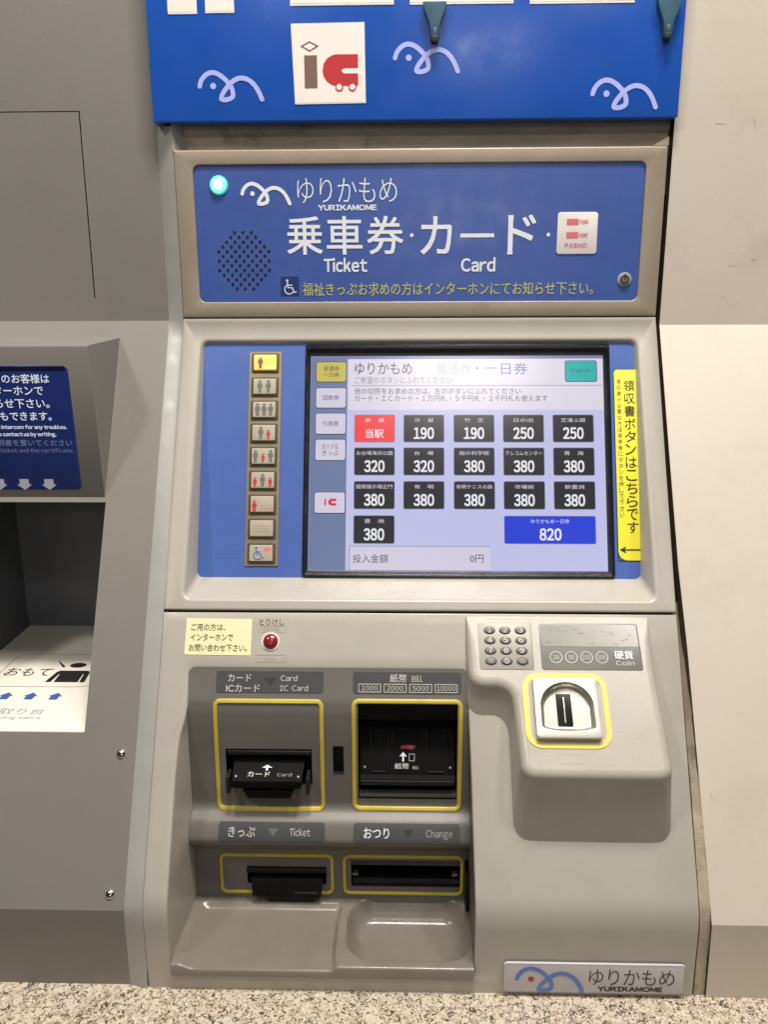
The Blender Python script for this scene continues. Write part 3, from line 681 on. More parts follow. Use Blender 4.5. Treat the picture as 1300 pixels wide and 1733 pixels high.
# yellow receipt strip
m = MB(); m.slab(Q, rrect(206.6, 229.4, 29.6, 230.4, 1, 4, radii=(3, .6, 1, 9)), .2, 1.2, 'yellow_sticker', .15)
m.outline(Q, 205.9, 230.0, 28.9, 231.0, 2, .8, .9, 'letter_black')
yst = m.build('receipt_sticker', tm, 'tall yellow sticker beside the screen with black vertical writing')
m = MB()
for k, ch in enumerate('領収書ボタンはこちらです'):
    v_ = 41 + k * 13.6; m.text(Q, ch, 216.4, v_, 227.6, v_ + 11.6, 1.5, 'letter_black', bold=.004)
for k, ch in enumerate('領収書が必要な方は発券後にボタンを押して下さい'):
    v_ = 40 + k * 6.4; m.text(Q, ch, 209.0, v_, 213.6, v_ + 4.9, 1.5, 'letter_brown')
m.stroke(Q, [(229, 219.5), (211, 219.5)], 1.4, 1.5, 'letter_black', cap=False); m.flat(Q, [(207.8, 219.5), (214.5, 215.8), (212.6, 219.5), (214.5, 223.2)], 1.6, 'letter_black')
m.build('lettering', yst)

# 3. lower front with the bay opening
def lowerfront(m, mt):
    sF = [297.2]
    sides = [357, 372, 387, 400, 414, 430, 450, 477, 505, 526, 545] + [SD - 17 + 34 * k / 12 for k in range(13)] + [592, 600, 612, 624]
    s_of_z = lambda z: SD + (S(0, SD).z - z)
    sB = s_of_z(-583.8); sE = s_of_z(-601)
    xl = lambda s: [(351, -220.5), (387, -220.2), (400, -222), (414, -225.4), (440, -227), (700, -227.4)]
    def interp(tab, s):
        if s <= tab[0][0]: return tab[0][1]
        for (a, p), (b_, q) in zip(tab, tab[1:]):
            if s <= b_: return lerp(p, q, (s - a) / (b_ - a))
        return tab[-1][1]
    tl = [(351, -221), (387, -220.4), (402, -222.2), (416, -225.6), (440, -227.2), (700, -227.4)]
    tr = [(351, 46.5), (387, 47.5), (441, 49), (560, 51), (700, 51)]
    def inner(e):   # e: inset (+ = into the hole)
        pts = []; r = 6 - e
        s0 = 351 + e; s1 = sB - e
        L_ = lambda s: interp(tl, s) + e; R_ = lambda s: interp(tr, s) - e
        sd = [s for s in sides if s0 + r + 1 < s < s1 - r - 1]
        for k in range(5):
            a = R(90 * k / 4 + 180); pts.append((L_(s0) + r + r * math.cos(a), s0 + r + r * math.sin(a), 'c'))
        for k in range(1, 8): pts.append((lerp(L_(s0) + r, R_(s0) - r, k / 8), s0, 't'))
        for k in range(5):
            a = R(90 * k / 4 + 270); pts.append((R_(s0) - r + r * math.cos(a), s0 + r + r * math.sin(a), 'c'))
        for s in sd0: pts.append((R_(s), s, 's'))
        for k in range(5):
            a = R(90 * k / 4); pts.append((R_(s1) - r + r * math.cos(a), s1 - r + r * math.sin(a), 'c'))
        for k in range(1, 8): pts.append((lerp(R_(s1) - r, L_(s1) + r, k / 8), s1, 't'))
        for k in range(5):
            a = R(90 * k / 4 + 90); pts.append((L_(s1) + r + r * math.cos(a), s1 - r + r * math.sin(a), 'c'))
        for s in reversed(sd0): pts.append((L_(s), s, 's'))
        return pts
    sd0 = [s for s in sides if 359 < s < sB - 9]
    I0 = inner(-2.5)
    n = len(I0)
    def outer(d):
        x0_, x1_, s0, s1 = -250 + d, 250 - d, 297.2 + d, sE
        out = []; nl = len(sd0)
        for i, (x, s, k) in enumerate(I0):
            if i < 5: p = (x0_, lerp(357, s0, 1)) if i == 2 else ((x0_, lerp(s, s0, i / 2)) if i < 2 else (lerp(x0_, x, (i - 2) / 2), s0))
            elif i < 12: p = (x, s0)
            elif i < 17: j = i - 12; p = (x1_, s0) if j == 2 else ((lerp(x, x1_, j / 2), s0) if j < 2 else (x1_, lerp(s0, s, (j - 2) / 2)))
            elif i < 17 + nl: p = (x1_, s)
            elif i < 22 + nl: j = i - 17 - nl; p = (x1_, s1) if j == 2 else ((x1_, lerp(s, s1, j / 2)) if j < 2 else (lerp(x1_, x, (j - 2) / 2), s1))
            elif i < 29 + nl: p = (x, s1)
            elif i < 34 + nl: j = i - 29 - nl; p = (x0_, s1) if j == 2 else ((lerp(x, x0_, j / 2), s1) if j < 2 else (x0_, lerp(s1, s, (j - 2) / 2)))
            else: p = (x0_, s)
            out.append(p)
        return out
    Ls = [[M(x, s, -22) for x, s in outer(0)], [M(x, s, -1.4) for x, s in outer(0)], [M(x, s, -.4) for x, s in outer(.4)], [M(x, s, 0) for x, s in outer(1.4)]]
    a_ = outer(1.4)
    for k in range(1, 5): Ls.append([M(lerp(p[0], q[0], k / 5), lerp(p[1], q[1], k / 5), 0) for p, q in zip(a_, I0)])
    Ls.append([M(x, s, 0) for x, s, k in I0])
    Ls.append([M(x, s, -.7) for x, s, k in inner(-.8)]); Ls.append([M(x, s, -2.4) for x, s, k in inner(0)])
    m.loft(Ls, mt)
    # inner side walls of the bay
    zs = [0, .25, .5, .75, 1]
    for tab, xin, sg in ((tl, -221.4, 1), (tr, 50.4, -1)):
        A, Bk = [], []
        for s in [352 + k * (sB - 354) / 40 for k in range(41)]:
            P = M(interp(tab, s), s, -2.2); A.append(P)
            Bk.append(Vector((xin, max(P.y + .5, yI(P.z) + 1.0) if P.z > -566 else -186, P.z)))
        mid = [Vector((lerp(a.x, b_.x, .5), lerp(a.y, b_.y, .5), a.z)) for a, b_ in zip(A, Bk)]
        m.loft([A, mid, Bk], mt if sg > 0 else 'slot_panel_paint', closed=False)
PI_ = [(-163.5, -324), (-164.8, -327.9), (-174, -347), (-178.5, -356), (-181, -366), (-182.3, -380), (-183, -395), (-184, -440), (-184.2, -462), (-186.5, -467.6),
       (-197, -473.2), (-201.5, -480), (-205.8, -488.4), (-205.6, -491.6), (-203, -496), (-193, -506), (-188.6, -511), (-188.2, -516), (-188.8, -540), (-189.5, -560), (-190, -568), (-190, -590)]
def yI0(z):
    for (ya, za), (yb, zb) in zip(PI_, PI_[1:]):
        if z >= zb: return lerp(ya, yb, min(max((za - z) / (za - zb), 0), 1))
    return PI_[-1][0]
def yI(z): return sum(yI0(z + d * 2.2) * w_ for d, w_ in ((-1, 1), (-.5, 2), (0, 3), (.5, 2), (1, 1))) / 9
def SI(x, v, h=0):   # slot panel: v = -z
    z = -v; d = (yI(z + .6) - yI(z - .6)) / 1.2; n = Vector((0, -1, d)).normalized()
    return Vector((x, yI(z), z)) + n * h
m = MB(); lowerfront(m, 'machine_casing'); lf = m.build('lower_front', tm)
# slot panel
holes = [(-186, -102.5, 403.5, 441), (-82, -71.6, 400, 430.2), (-57.6, 37.6, 354.4, 455.5), (-169.5, -90.5, 530, 549), (-65.6, 43.2, 522, 550.5)]
xs = sorted({-221, 51} | {h[0] for h in holes} | {h[1] for h in holes})
vs_ = sorted({325 + k * 2.4 for k in range(103) if 325 + k * 2.4 < 572} | {h[2] for h in holes} | {h[3] for h in holes} | {572})
m = MB()
patch(m, SI, xs, vs_, 'slot_panel_paint', lambda x, s: any(h[0] < x < h[1] and h[2] < s < h[3] for h in holes))
sp = m.build('slot_panel', tm, 'dark grey recessed panel carrying the card, bill, ticket and change slots')
def cavity(m, hole, depth, mt, backm=None, taper=0):
    x0_, x1_, a, b_ = hole; n = 8
    fr_ = [SI(lerp(x0_, x1_, k / n), a) for k in range(n)] + [SI(x1_, lerp(a, b_, k / n)) for k in range(n)] + [SI(lerp(x1_, x0_, k / n), b_) for k in range(n)] + [SI(x0_, lerp(b_, a, k / n)) for k in range(n)]
    cy = yI(-(a + b_) / 2) + depth
    def bk(p):
        return Vector((p.x + (taper if p.x < (x0_ + x1_) / 2 else -taper), cy, p.z))
    m.loft([fr_, [bk(p) for p in fr_]], mt); m.face([bk(p) for p in fr_], backm or mt)
# label plates
def plate(x0_, x1_, v0_, v1_, fn):
    m = MB(); n = 6
    pts = rrect(x0_, x1_, v0_, v1_, 2.2, 4)
    for i in range(1):
        vv = [v0_ + (v1_ - v0_) * k / n for k in range(n + 1)]
        for k in range(n):
            x0e = x0_ + (1.2 if k in (0, n - 1) else 0); x1e = x1_ - (1.2 if k in (0, n - 1) else 0)
            m.face([SI(x0e if k == 0 else x0_, vv[k], .5), SI(x1e if k == 0 else x1_, vv[k], .5), SI(x1e if k == n - 1 else x1_, vv[k + 1], .5), SI(x0e if k == n - 1 else x0_, vv[k + 1], .5)], 'label_plate')
    fn(m); return m.build('slot_label', sp)
def tri(m, cx, v_, k, mt): m.face([SI(cx - k, v_ - k * .5, .8), SI(cx + k, v_ - k * .5, .8), SI(cx, v_ + k * .6, .8)], mt)
def f1(m):
    m.text(SI, 'カード', -183, 332.9, -160.5, 339.4, .8, 'letter_soft', bold=.014); m.text(SI, 'ICカード', -184.5, 341.6, -152, 348.2, .8, 'letter_soft', bold=.014)
    tri(m, -142, 339, 6, 'label_mark'); m.text(SI, 'Card', -132, 333.6, -116, 338.6, .8, 'letter_soft', bold=.008); m.text(SI, 'IC  Card', -132.6, 342, -105.5, 347, .8, 'letter_soft', bold=.008)
plate(-194.4, -90.7, 330.3, 348.6, f1)
def f2(m):
    m.text(SI, '紙幣', -27, 332.0, -11, 339.0, .8, 'letter_soft', bold=.014); m.text(SI, 'Bill', -6, 333, 4, 338.6, .8, 'letter_soft', bold=.008)
    for k, t_ in enumerate(('1000', '2000', '5000', '10000')):
        x_ = -57.2 + k * 24.4; m.outline(SI, x_, x_ + 21.6, 340.3, 347.6, .8, .6, .8, 'letter_soft'); m.text(SI, t_, x_ + 3 - (1 if k == 3 else 0), 341.9, x_ + 18.6 + (1 if k == 3 else 0), 346.0, .9, 'letter_soft')
plate(-62.4, 41.2, 330.3, 348.6, f2)
def f3(m):
    m.text(SI, 'きっぷ', -183, 477.5, -157, 485.6, .8, 'letter_soft', bold=.014); tri(m, -139.5, 481.4, 5.5, 'label_mark_light'); m.text(SI, 'Ticket', -123.5, 478.2, -103.5, 484.4, .8, 'letter_soft')
plate(-192.6, -89.6, 473.9, 489.6, f3)
def f4(m):
    m.text(SI, 'おつり', -52, 477.2, -27.5, 485.6, .8, 'letter_white', bold=.014); tri(m, -9.5, 481.4, 5.5, 'label_mark'); m.text(SI, 'Change', 8, 478, 33.5, 486.0, .8, 'letter_grey')
plate(-61.9, 40.6, 473.9, 489.6, f4)
# yellow frames
def yframe(x0_, x1_, v0_, v1_, wd, lab):
    m = MB(); n = 16
    def loop(d, h):
        pts = rrect(x0_ + d, x1_ - d, v0_ + d, v1_ - d, max(7 - d, 1.5), 5); out = []
        for i, p in enumerate(pts):
            q = pts[(i + 1) % len(pts)]; out.append(p)
            if math.hypot(q[0] - p[0], q[1] - p[1]) > 12:
                for k in range(1, n): out.append((lerp(p[0], q[0], k / n), lerp(p[1], q[1], k / n)))
        return [SI(x, v, h) for x, v in out]
    m.loft([loop(0, -.1), loop(.3, 1.0), loop(1.0, 1.5), loop(wd - 1.0, 1.5), loop(wd - .3, 1.0), loop(wd, -.1)], 'yellow_line')
    return m.build('slot_outline', sp, lab)
yframe(-196.8, -90.2, 353.6, 468.6, 4.4, 'yellow outline round the card slot')
yframe(-63.8, 42.8, 352.9, 467.6, 4.4, 'yellow outline round the bill slot')
yframe(-197.0, -82.6, 515.4, 560.6, 3.6, 'yellow outline round the ticket slot')
yframe(-74.0, 46.2, 515.4, 560.2, 3.6, 'yellow outline round the change slot')
# card slot
m = MB(); cavity(m, holes[0], 16, 'black_plastic', taper=2)
m.box(Frame((0, -184, 0), (0, 0, -1), (0, -1, 0)), -184.5, -103.5, 405.5, 410.0, -6, -.6, 'black_worn', r=.5, b=.6)
for xa_, xb_ in ((-172, -149), (-132, -112)): m.box(Frame((0, -176, 0), (0, 0, -1), (0, -1, 0)), xa_, xb_, 417.5, 419.5, -2, .6, 'black_worn', r=.3, b=.3)
cs = m.build('card_slot', tm, 'black card slot with protruding lip')
m = MB()
def wedge(x0_, x1_, prof, mt, taper=None):
    A = [Vector((x0_ + (taper[i] if taper else 0), y, z)) for i, (y, z) in enumerate(prof)]; C = [Vector((x1_ - (taper[i] if taper else 0), y, z)) for i, (y, z) in enumerate(prof)]
    m.loft([A, C], mt, closed=False); m.face(A, mt); m.face(C, mt)
wedge(-180.5, -108, [(-170, -414), (-182, -419), (-197.5, -427.0), (-199.3, -428.6), (-199.8, -434), (-198, -437), (-186, -442), (-172, -442)], 'black_matte', [2, 2, 3, 3, 3, 4, 5, 5])
wedge(-168, -119, [(-180, -441), (-198, -439), (-194, -450), (-182, -455)], 'black_matte', [0, 0, 4, 6])
for x_ in (-184.3, -107.5): m.slab(Frame((0, -188, -436), (0, 0, -1), (0, -1, 0)), rrect(x_, x_ + 3.4, -10, 8, 1.2, 3), -6, 9, 'black_worn', .5)
lip = m.build('slot_lip', cs)
dl = Vector((0, -197.5 + 182, -427.0 + 419)).normalized(); LF = Frame((0, -182, -419), dl, (0, dl.z, -dl.y))
m = MB(); m.text(LF, 'カード', -163.5, 10, -142, 15.4, .4, 'letter_soft', bold=.03); m.text(LF, 'Card', -135, 11.2, -121, 14.8, .4, 'letter_grey')
m.stroke(LF, [(-145.5, 8.5), (-145.5, 5)], 2.2, .4, 'letter_white', cap=False); m.flat(LF, [(-150.5, 5.6), (-145.5, 2.6), (-140.5, 5.6)], .45, 'letter_white')
for x_ in (-174.5, -114.5): m.disc(LF, x_, 15, 1.1, .4, 'letter_grey', 8)
m.build('lettering', cs)
m = MB(); cavity(m, holes[1], 10, 'black_void'); m.build('sensor_window', tm, 'small upright black sensor window between card and bill slots')
# bill slot
m = MB(); cavity(m, holes[2], 34, 'black_plastic', 'black_void', taper=3)
bs = m.build('bill_slot', tm, 'large black banknote slot with ramp and lip')
m = MB()
wedge(-57.4, 37.4, [(-150, -356), (-180.6, -356.5), (-178, -374), (-150, -377)], 'black_matte')
wedge(-56, 36, [(-154, -382), (-166, -398), (-181, -431.5), (-185.5, -433.5), (-187, -437), (-185.5, -440), (-176, -442), (-174, -449), (-172, -454.5), (-150, -455)], 'black_matte')
m.box(Frame((0, -186.2, 0), (0, 0, -1), (0, -1, 0)), -55, 35, 434.4, 439.2, -1, .8, 'black_worn', r=1, b=.5)
m.box(Frame((0, -183, 0), (0, 0, -1), (0, -1, 0)), -57.0, 37.0, 451.5, 455.3, -9, -.4, 'slot_panel_paint', r=.8, b=.8)
ramp = m.build('note_ramp', bs)
dr = Vector((0, -181 + 166, -431.5 + 398)).normalized(); RF = Frame((0, -166, -398), dr, (0, dr.z, -dr.y))
for x_ in (-46, -29, -25, 4.5, 8.5, 26):
    m = MB(); m.box(RF, x_ - .5, x_ + .5, -6, 33, -.2, 1.3, 'black_worn', r=.2, b=.3); m.build('guide_rib', bs)
for xa_, xb_ in ((-46, -30), (9, 26)):
    m = MB(); m.box(RF, xa_ + .6, xb_ - .6, 33, 34, -.2, 1.2, 'black_worn', r=.2, b=.3); m.build('guide_rib', bs)
m = MB(); m.text(RF, '紙幣', -22.5, 25.5, -8.5, 31, .4, 'letter_soft', bold=.02); m.text(RF, 'Bill', -5, 28, 1, 31, .4, 'letter_soft')
m.stroke(RF, [(-14.2, 24), (-14.2, 17.5)], 1.6, .4, 'letter_white', cap=False); m.flat(RF, [(-17.8, 19.1), (-14.2, 14.9), (-10.6, 19.1)], .45, 'letter_white')
m.outline(RF, -8.6, -3, 16.5, 23.5, .5, .5, .4, 'letter_soft')
m.flat(RF, [(-16, 9), (-10, 8.2), (-3, 8.6), (-2, 11), (-6, 12.8), (-12, 11.8), (-17, 12)], .4, 'dull_red')
m.text(RF, '一枚', -14, 9, -4, 11.4, .55, 'print_pink')
m.build('lettering', bs)
for x_ in (-51.5, 31.5):
    m = MB(); m.slab(Frame((0, -179.5, -424), (0, 0, -1), (0, -1, 0)), circle(x_, 0, 1.2, n=8), 0, 1, 'letter_grey', .2); m.build('rivet', bs)
# ticket slot + chute
m = MB(); cavity(m, holes[3], 18, 'black_plastic', taper=1)
wedge(-169.5, -90.5, [(-180, -531), (-191, -530.2), (-192.5, -532), (-192.5, -534.5), (-184, -537)], 'black_plastic')
wedge(-165.5, -93.5, [(-176, -536), (-192, -541), (-198, -552), (-198.5, -556), (-196.5, -558.5), (-186, -562)], 'black_plastic', [0, 0, 2, 2, 2, 2])
m.box(Frame((0, -199.5, 0), (0, -.55, -.83), (0, -.83, .55)), -124, -95.5, 655, 658.5, 300, 301, 'black_worn') if False else None
m.box(Frame((0, -198.6, 0), (0, 0, -1), (0, -1, 0)), -122, -98, 551.8, 554.2, -1, .3, 'black_worn', r=.4, b=.3)
wedge(-153, -99, [(-188, -559), (-197.5, -557.5), (-195.5, -565), (-188, -568)], 'black_plastic', [0, 2, 5, 5])
m.build('ticket_slot', tm, 'black ticket slot with a chute hanging over the tray')
# change slot
m = MB(); cavity(m, holes[4], 26, 'black_plastic', 'black_void', taper=2)
wedge(-65, 42.6, [(-170, -526), (-186, -524), (-188.4, -527), (-180, -533)], 'black_worn', None)
wedge(-64, 41.6, [(-165, -545), (-186, -543.5), (-189.5, -546.5), (-190.0, -549.5), (-182, -552)], 'black_plastic', None)
m.build('change_slot', tm, 'wide black change slot with metal pivots')
for x_ in (-61.5, 37.5):
    m = MB(); m.box(Frame((0, -188, 0), (0, 0, -1), (0, -1, 0)), x_ - 3.4, x_ + 3.4, 536.5, 539.5, -6, .8, 'dark_metal', r=1.4, b=.7); m.build('pivot', tm)
m = MB(); wedge(46.8, 50.2, [(-188, -520), (-200, -524), (-212, -560), (-188, -566)], 'black_plastic', None); m.build('side_guard', tm)
# tray
def sm(t): t = min(max(t, 0), 1); return t * t * (3 - 2 * t)
def tz(x, y):
    z = lerp(-565.2, -572.6, (-189 - y) / 82)
    # shallow pan on the left, open to the front
    dl = (x + 221) / 15; dr_ = (-76.5 - 3.5 * math.sin(min(max((-190 - y) / 80, 0), 1) * 2.6) + 4 - x) / 4.5; db = (-193 - y) / 9
    pan = sm(dl) * sm(dr_) * sm(db)
    z -= 4.6 * pan
    # coin bowl
    x0_, x1_, ya, yb, r = -67.5, 51, -188.5, -262.5, 26
    cx, cy = (x0_ + x1_) / 2, (ya + yb) / 2; qx, qy = abs(x - cx) - ((x1_ - x0_) / 2 - r), abs(y - cy) - ((ya - yb) / 2 - r)
    d = -(math.hypot(max(qx, 0), max(qy, 0)) + min(max(qx, qy), 0) - r)
    if d > 0:
        wdt = 15 if y > cy else 22
        z -= 19 * (1 - (1 - min(d / wdt, 1)) ** 2.2)
    return z
m = MB(); nx, ny = 140, 54; xa_, xb_ = -226.8, 50.8
rows_ = []
for j in range(ny + 1):
    y = lerp(-188.2, -268.2, j / ny); rows_.append([(lerp(xa_, xb_, i / nx), y, tz(lerp(xa_, xb_, i / nx), y)) for i in range(nx + 1)])
last = rows_[-1]
for dy, dz in ((-1.6, -.25), (-2.6, -.9), (-3.1, -2.0)): rows_.append([(x, -268.2 + dy, z + dz) for x, y, z in last])
rows_.append([(x, -271.3, -583.4) for x, y, z in last]); rows_.append([(x, -268, -584.2) for x, y, z in last])
m.loft(rows_, 'tray_paint', closed=False)
m.build('delivery_tray', tm, 'grey delivery tray with a flat ticket pan and a rounded coin bowl')

# small stickers and the cancel button on the slope
m = MB(); m.slab(S, [(-226.4, 303.2), (-162.1, 303.8), (-162.2, 339), (-226.8, 338.4)], 0, .4, 'paper_cream')
st = m.build('notice_sticker', tm, 'small cream notice with three lines of brown writing')
m = MB()
m.text(S, 'ご用の方は、', -221.5, 308.4, -188, 315.2, .7, 'letter_brown', bold=.012); m.text(S, 'インターホンで', -221.5, 318.2, -180, 325, .7, 'letter_brown', bold=.012); m.text(S, 'お問い合わせ下さい。', -222.5, 328.2, -166, 335.2, .7, 'letter_brown', bold=.012)
m.build('lettering', st)
m = MB(); m.text(S, 'とりけし', -154.8, 303.2, -130.6, 309.6, .3, 'letter_brown', bold=.004); m.text(S, 'Cancel', -151, 311.4, -134.6, 315.4, .3, 'clear_outline')
m.outline(S, -154, -129.6, 310.4, 317, 1, .35, .25, 'clear_outline'); m.outline(S, -157.6, -127.8, 338.0, 345.4, 1, .6, .25, 'clear_outline')
m.text(S, 'Cancel', -148, 340.2, -137, 343.6, .3, 'clear_outline')
m.build('faint_lettering', lf, kind='stuff')
m = MB(); m.band(S, circle(-143.2, 325.4, 8.9, n=32), circle(-143.2, 325.4, 7.4, n=32), .9, 'card_edge', 0); m.disc(S, -143.2, 325.4, 7.6, .2, 'button_ring', 28)
L = [[S(x, y, .2) for x, y in circle(-143.2, 325.4, 6.9, n=32)]]
for k in range(7):
    a = R(90 * k / 6); L.append([S(x, y, 1.6 + 3.4 * math.sin(a)) for x, y in circle(-143.2, 325.4, 6.9 * math.cos(a) + .03, n=32)])
m.loft(L, 'red_button', cap1=True); m.build('cancel_button', tm, 'round glossy dark red cancel button')

# 4. coin unit
def coinunit(m, mt):
    ctrl = [(46.0, 2.2, 1), (46.4, 40, 4), (47.0, 58, 3)]
    P = [(46.2, 2.0), (46.2, 15), (46.3, 30), (46.6, 45), (46.9, 56)]
    P += [(47.5 + 13 * (1 - math.cos(R(a))), 60 + 12.5 * math.sin(R(a))) for a in (10, 30, 50, 70, 90)]
    P += [(68, 72.6)] + [(72 + 15 * math.sin(R(a)), 87.6 - 15 * math.cos(R(a))) for a in (5, 25, 45, 65, 85)]
    P += [(87.8, 100), (88.6, 115), (89.4, 130), (89.8, 143)]
    P += [(90 + 13 * (1 - math.cos(R(a))), 143.5 + 12.5 * math.sin(R(a))) for a in (15, 35, 55, 75, 90)]
    P += [(120, 156.3), (150, 156.5), (180, 156.6), (205, 156.5)]
    P += [(211 + 13 * math.sin(R(a)), 143.6 + 12.6 * math.cos(R(a))) for a in (10, 30, 50, 70, 90)]
    P += [(223.4, 125), (222.8, 100), (222.2, 75), (221.8, 50), (221.6, 25), (221.6, 2.0)]
    P += [(190, 1.6), (150, 1.6), (110, 1.6), (70, 1.6)]
    n = len(P); ce, se = math.cos(a17), math.sin(a17)
    sgn = sum(P[i][0] * P[(i + 1) % n][1] - P[(i + 1) % n][0] * P[i][1] for i in range(n))
    def nrm(i):
        a, c = P[i - 1], P[(i + 1) % n]; ex, ey = c[0] - a[0], c[1] - a[1]; l = math.hypot(ex, ey); k = 1 if sgn < 0 else -1
        return (k * -ey / l, k * ex / l)
    loops = [[] for _ in range(9)]
    for i, (x, t) in enumerate(P):
        hs = t * se + 1.0; vs2 = 298 + t * ce; nx_, ny_ = nrm(i)      # outward normal in plan
        cx = 140; fx = .14 * hs * (1 if x > cx else -1) * min(abs(x - cx) / 50, 1) * (.5 if x < cx else 1)
        bx, bv = x + fx, vs2 + 1.25 * max(hs - 1, 0) * (1 if t > 3 else 0)
        base = S(bx, bv, -.4); topP = T(x, t, 0)
        r = min(9.0, hs * .75)
        q1 = base.lerp(topP - T.n * r, 0)
        loops[0].append(base); loops[1].append(base.lerp(topP - T.n * r, .5)); 
        for k in range(6):
            a = R(90 * k / 5); ins = r * (1 - math.cos(a))
            loops[2 + k].append(T(x - nx_ * ins, t - ny_ * ins, -r + r * math.sin(a)))
        loops[8].append(T(x - nx_ * (r + .5), t - ny_ * (r + .5), 0))
    m.loft(loops, mt); m.face(loops[8], mt)
m = MB(); coinunit(m, 'machine_casing'); 
cu = m.build('coin_unit', tm, 'raised beige coin box with keypad, display and steel coin inlet')
m = MB(); m.box(T, 57.6, 108.6, 8.6, 56.2, -.2, .5, 'keypad_grey', r=2, b=.3); kp = m.build('keypad', tm, 'grey twelve-key number pad')
digs = ['1', '2', '3', '4', '5', '6', '7', '8', '9', '✽', '0', '呼']
for i in range(12):
    cx = 68.3 + (i % 3) * 14.8; cy = 16.9 + (i // 3) * 10.4; m = MB()
    L = [[T(x, y, .4) for x, y in circle(cx, cy, 5.5, 3.7, 20)]]
    for k in range(4):
        a = R(90 * k / 3); L.append([T(x, y, 1.2 + .7 * math.sin(a)) for x, y in circle(cx, cy, 5.5 - 1.2 * (1 - math.cos(a)), 3.7 - 1.2 * (1 - math.cos(a)), 20)])
    m.loft(L, 'key_dark', cap1=True)
    if i in (9, 11): [m.rect(T, cx - 2, cx + 2, cy - 1.6 + 1.4 * k, cy - 1.0 + 1.4 * k, 2.1, 'letter_grey') for k in range(3)]
    else: m.text(T, digs[i], cx - (1.1 if i == 0 else 1.9), cy - 2.7, cx + (1.1 if i == 0 else 1.9), cy + 2.7, 2.1, 'letter_soft', bold=.02)
    m.build('key', kp)
m = MB(); m.box(T, 115.6, 209.8, 9.2, 56.0, -.2, .6, 'display_dark', r=2.5, b=.2); m.flat(T, rrect(117.0, 208.4, 10.4, 33, 1.5, 4), .9, 'display_grey')
for k in range(26):
    x_ = random.uniform(120, 200); v_ = random.uniform(13, 30); m.rect(T, x_, x_ + random.uniform(1, 5), v_, v_ + .7, 1.1, 'display_dark')
dp = m.build('amount_display', tm, 'dull grey amount display with coin values printed below')
m = MB()
for k, t_ in enumerate(('10', '50', '100', '500')):
    cx = 129.6 + k * 14.3; m.ring(T, cx, 43.6, 5.9, .7, .85, 'letter_soft'); wd = 2.6 if len(t_) == 2 else 3.7; m.text(T, t_, cx - wd, 41.5, cx + wd, 45.7, .85, 'letter_soft')
m.text(T, '硬貨', 184.5, 37.0, 202, 45.2, .85, 'letter_white', bold=.016); m.text(T, 'Coin', 185, 46.6, 202, 51.4, .85, 'letter_soft')
m.build('lettering', dp)
m = MB(); m.outline(T, 95.8, 173.4, 59.2, 129.4, 15, 5.0, .7, 'yellow_bright', 0); m.build('inlet_outline', tm, 'bright yellow rounded outline round the coin inlet')
# inlet plate with domed recess
m = MB()
arch = []
nA = 36
for k in range(nA + 1):
    a = R(180 + 180 * k / nA); arch.append((134.2 + 24.2 * math.cos(a), 93 + 22.6 * math.sin(a)))
arch += [(158.4, 100), (158.6, 106), (158.4, 111.4)] + [(134.2 + 24.2 * math.cos(R(a)), 111.4 + 4.4 * math.sin(R(a))) for a in range(12, 180, 12)] + [(110, 111.4), (109.8, 106), (110, 100)]
nn_ = len(arch); cxA, cyA = 134.2, 95
def plate_out(d, r=3.0):
    pts = []
    for (x, y) in arch:
        ang = math.atan2(y - cyA, x - cxA); c_, s_ = math.cos(ang), math.sin(ang)
        hx_, hv_ = 29.2 - d, 28.0 - d; k = min(hx_ / max(abs(c_), 1e-6), hv_ / max(abs(s_), 1e-6)); px, py = c_ * k, s_ * k
        # round corners
        ex, ey = abs(px) - (hx_ - r), abs(py) - (hv_ - r)
        if ex > 0 and ey > 0:
            l = math.hypot(ex, ey); f_ = min(1, r / l); px = math.copysign((hx_ - r) + ex * f_, px); py = math.copysign((hv_ - r) + ey * f_, py)
        pts.append((134.2 + px, 94.0 + py))
    return pts
# insert points near the corners by densifying
def dens(P):
    out = []
    for i in range(len(P)):
        a, b_ = P[i], P[(i + 1) % len(P)]; out += [a, ((a[0] + b_[0]) / 2, (a[1] + b_[1]) / 2)]
    return out
arch = dens(dens(arch))
L = [[T(x, y, 0) for x, y in plate_out(0)], [T(x, y, 6.6) for x, y in plate_out(0)], [T(x, y, 7.5) for x, y in plate_out(.4)], [T(x, y, 8.0) for x, y in plate_out(1.4)], [T(x, y, 8.0) for x, y in arch]]
m.loft(L, 'steel_plate')
L = [[T(x, y, 8.0) for x, y in arch]]
for k in range(1, 8):
    t = k / 7; kx, ky = lerp(1, .80, t ** 1.3), lerp(1, .70, t ** 1.3)
    L.append([T(134.0 + (x - 134.0) * kx, 98 + (y - 98) * ky, 8.0 - 7.0 * math.sin(R(90) * min(t * 1.15, 1))) for x, y in arch])
m.loft(L, 'inlet_bowl'); m.face(L[-1], 'inlet_bowl')
ip = m.build('coin_inlet', tm, 'square steel coin inlet with domed recess')
m = MB(); m.box(T, 125.6, 139.0, 79.8, 109.4, -1, 2.4, 'black_plastic', r=.6, b=.4); m.box(T, 131.6, 132.8, 83, 107, 2, 2.9, 'brushed_metal', r=.4, b=.3)
m.build('coin_slot', ip)
m = MB(); m.outline(T, 122, 148.4, 134.4, 142.6, 2, .45, .15, 'clear_outline')
for k in range(10): m.rect(T, 66 + k * 4.4, 66 + k * 4.4 + random.uniform(1, 3.4), 4.4, 5.2, .15, 'clear_outline')
m.build('faint_outline', cu, kind='stuff')
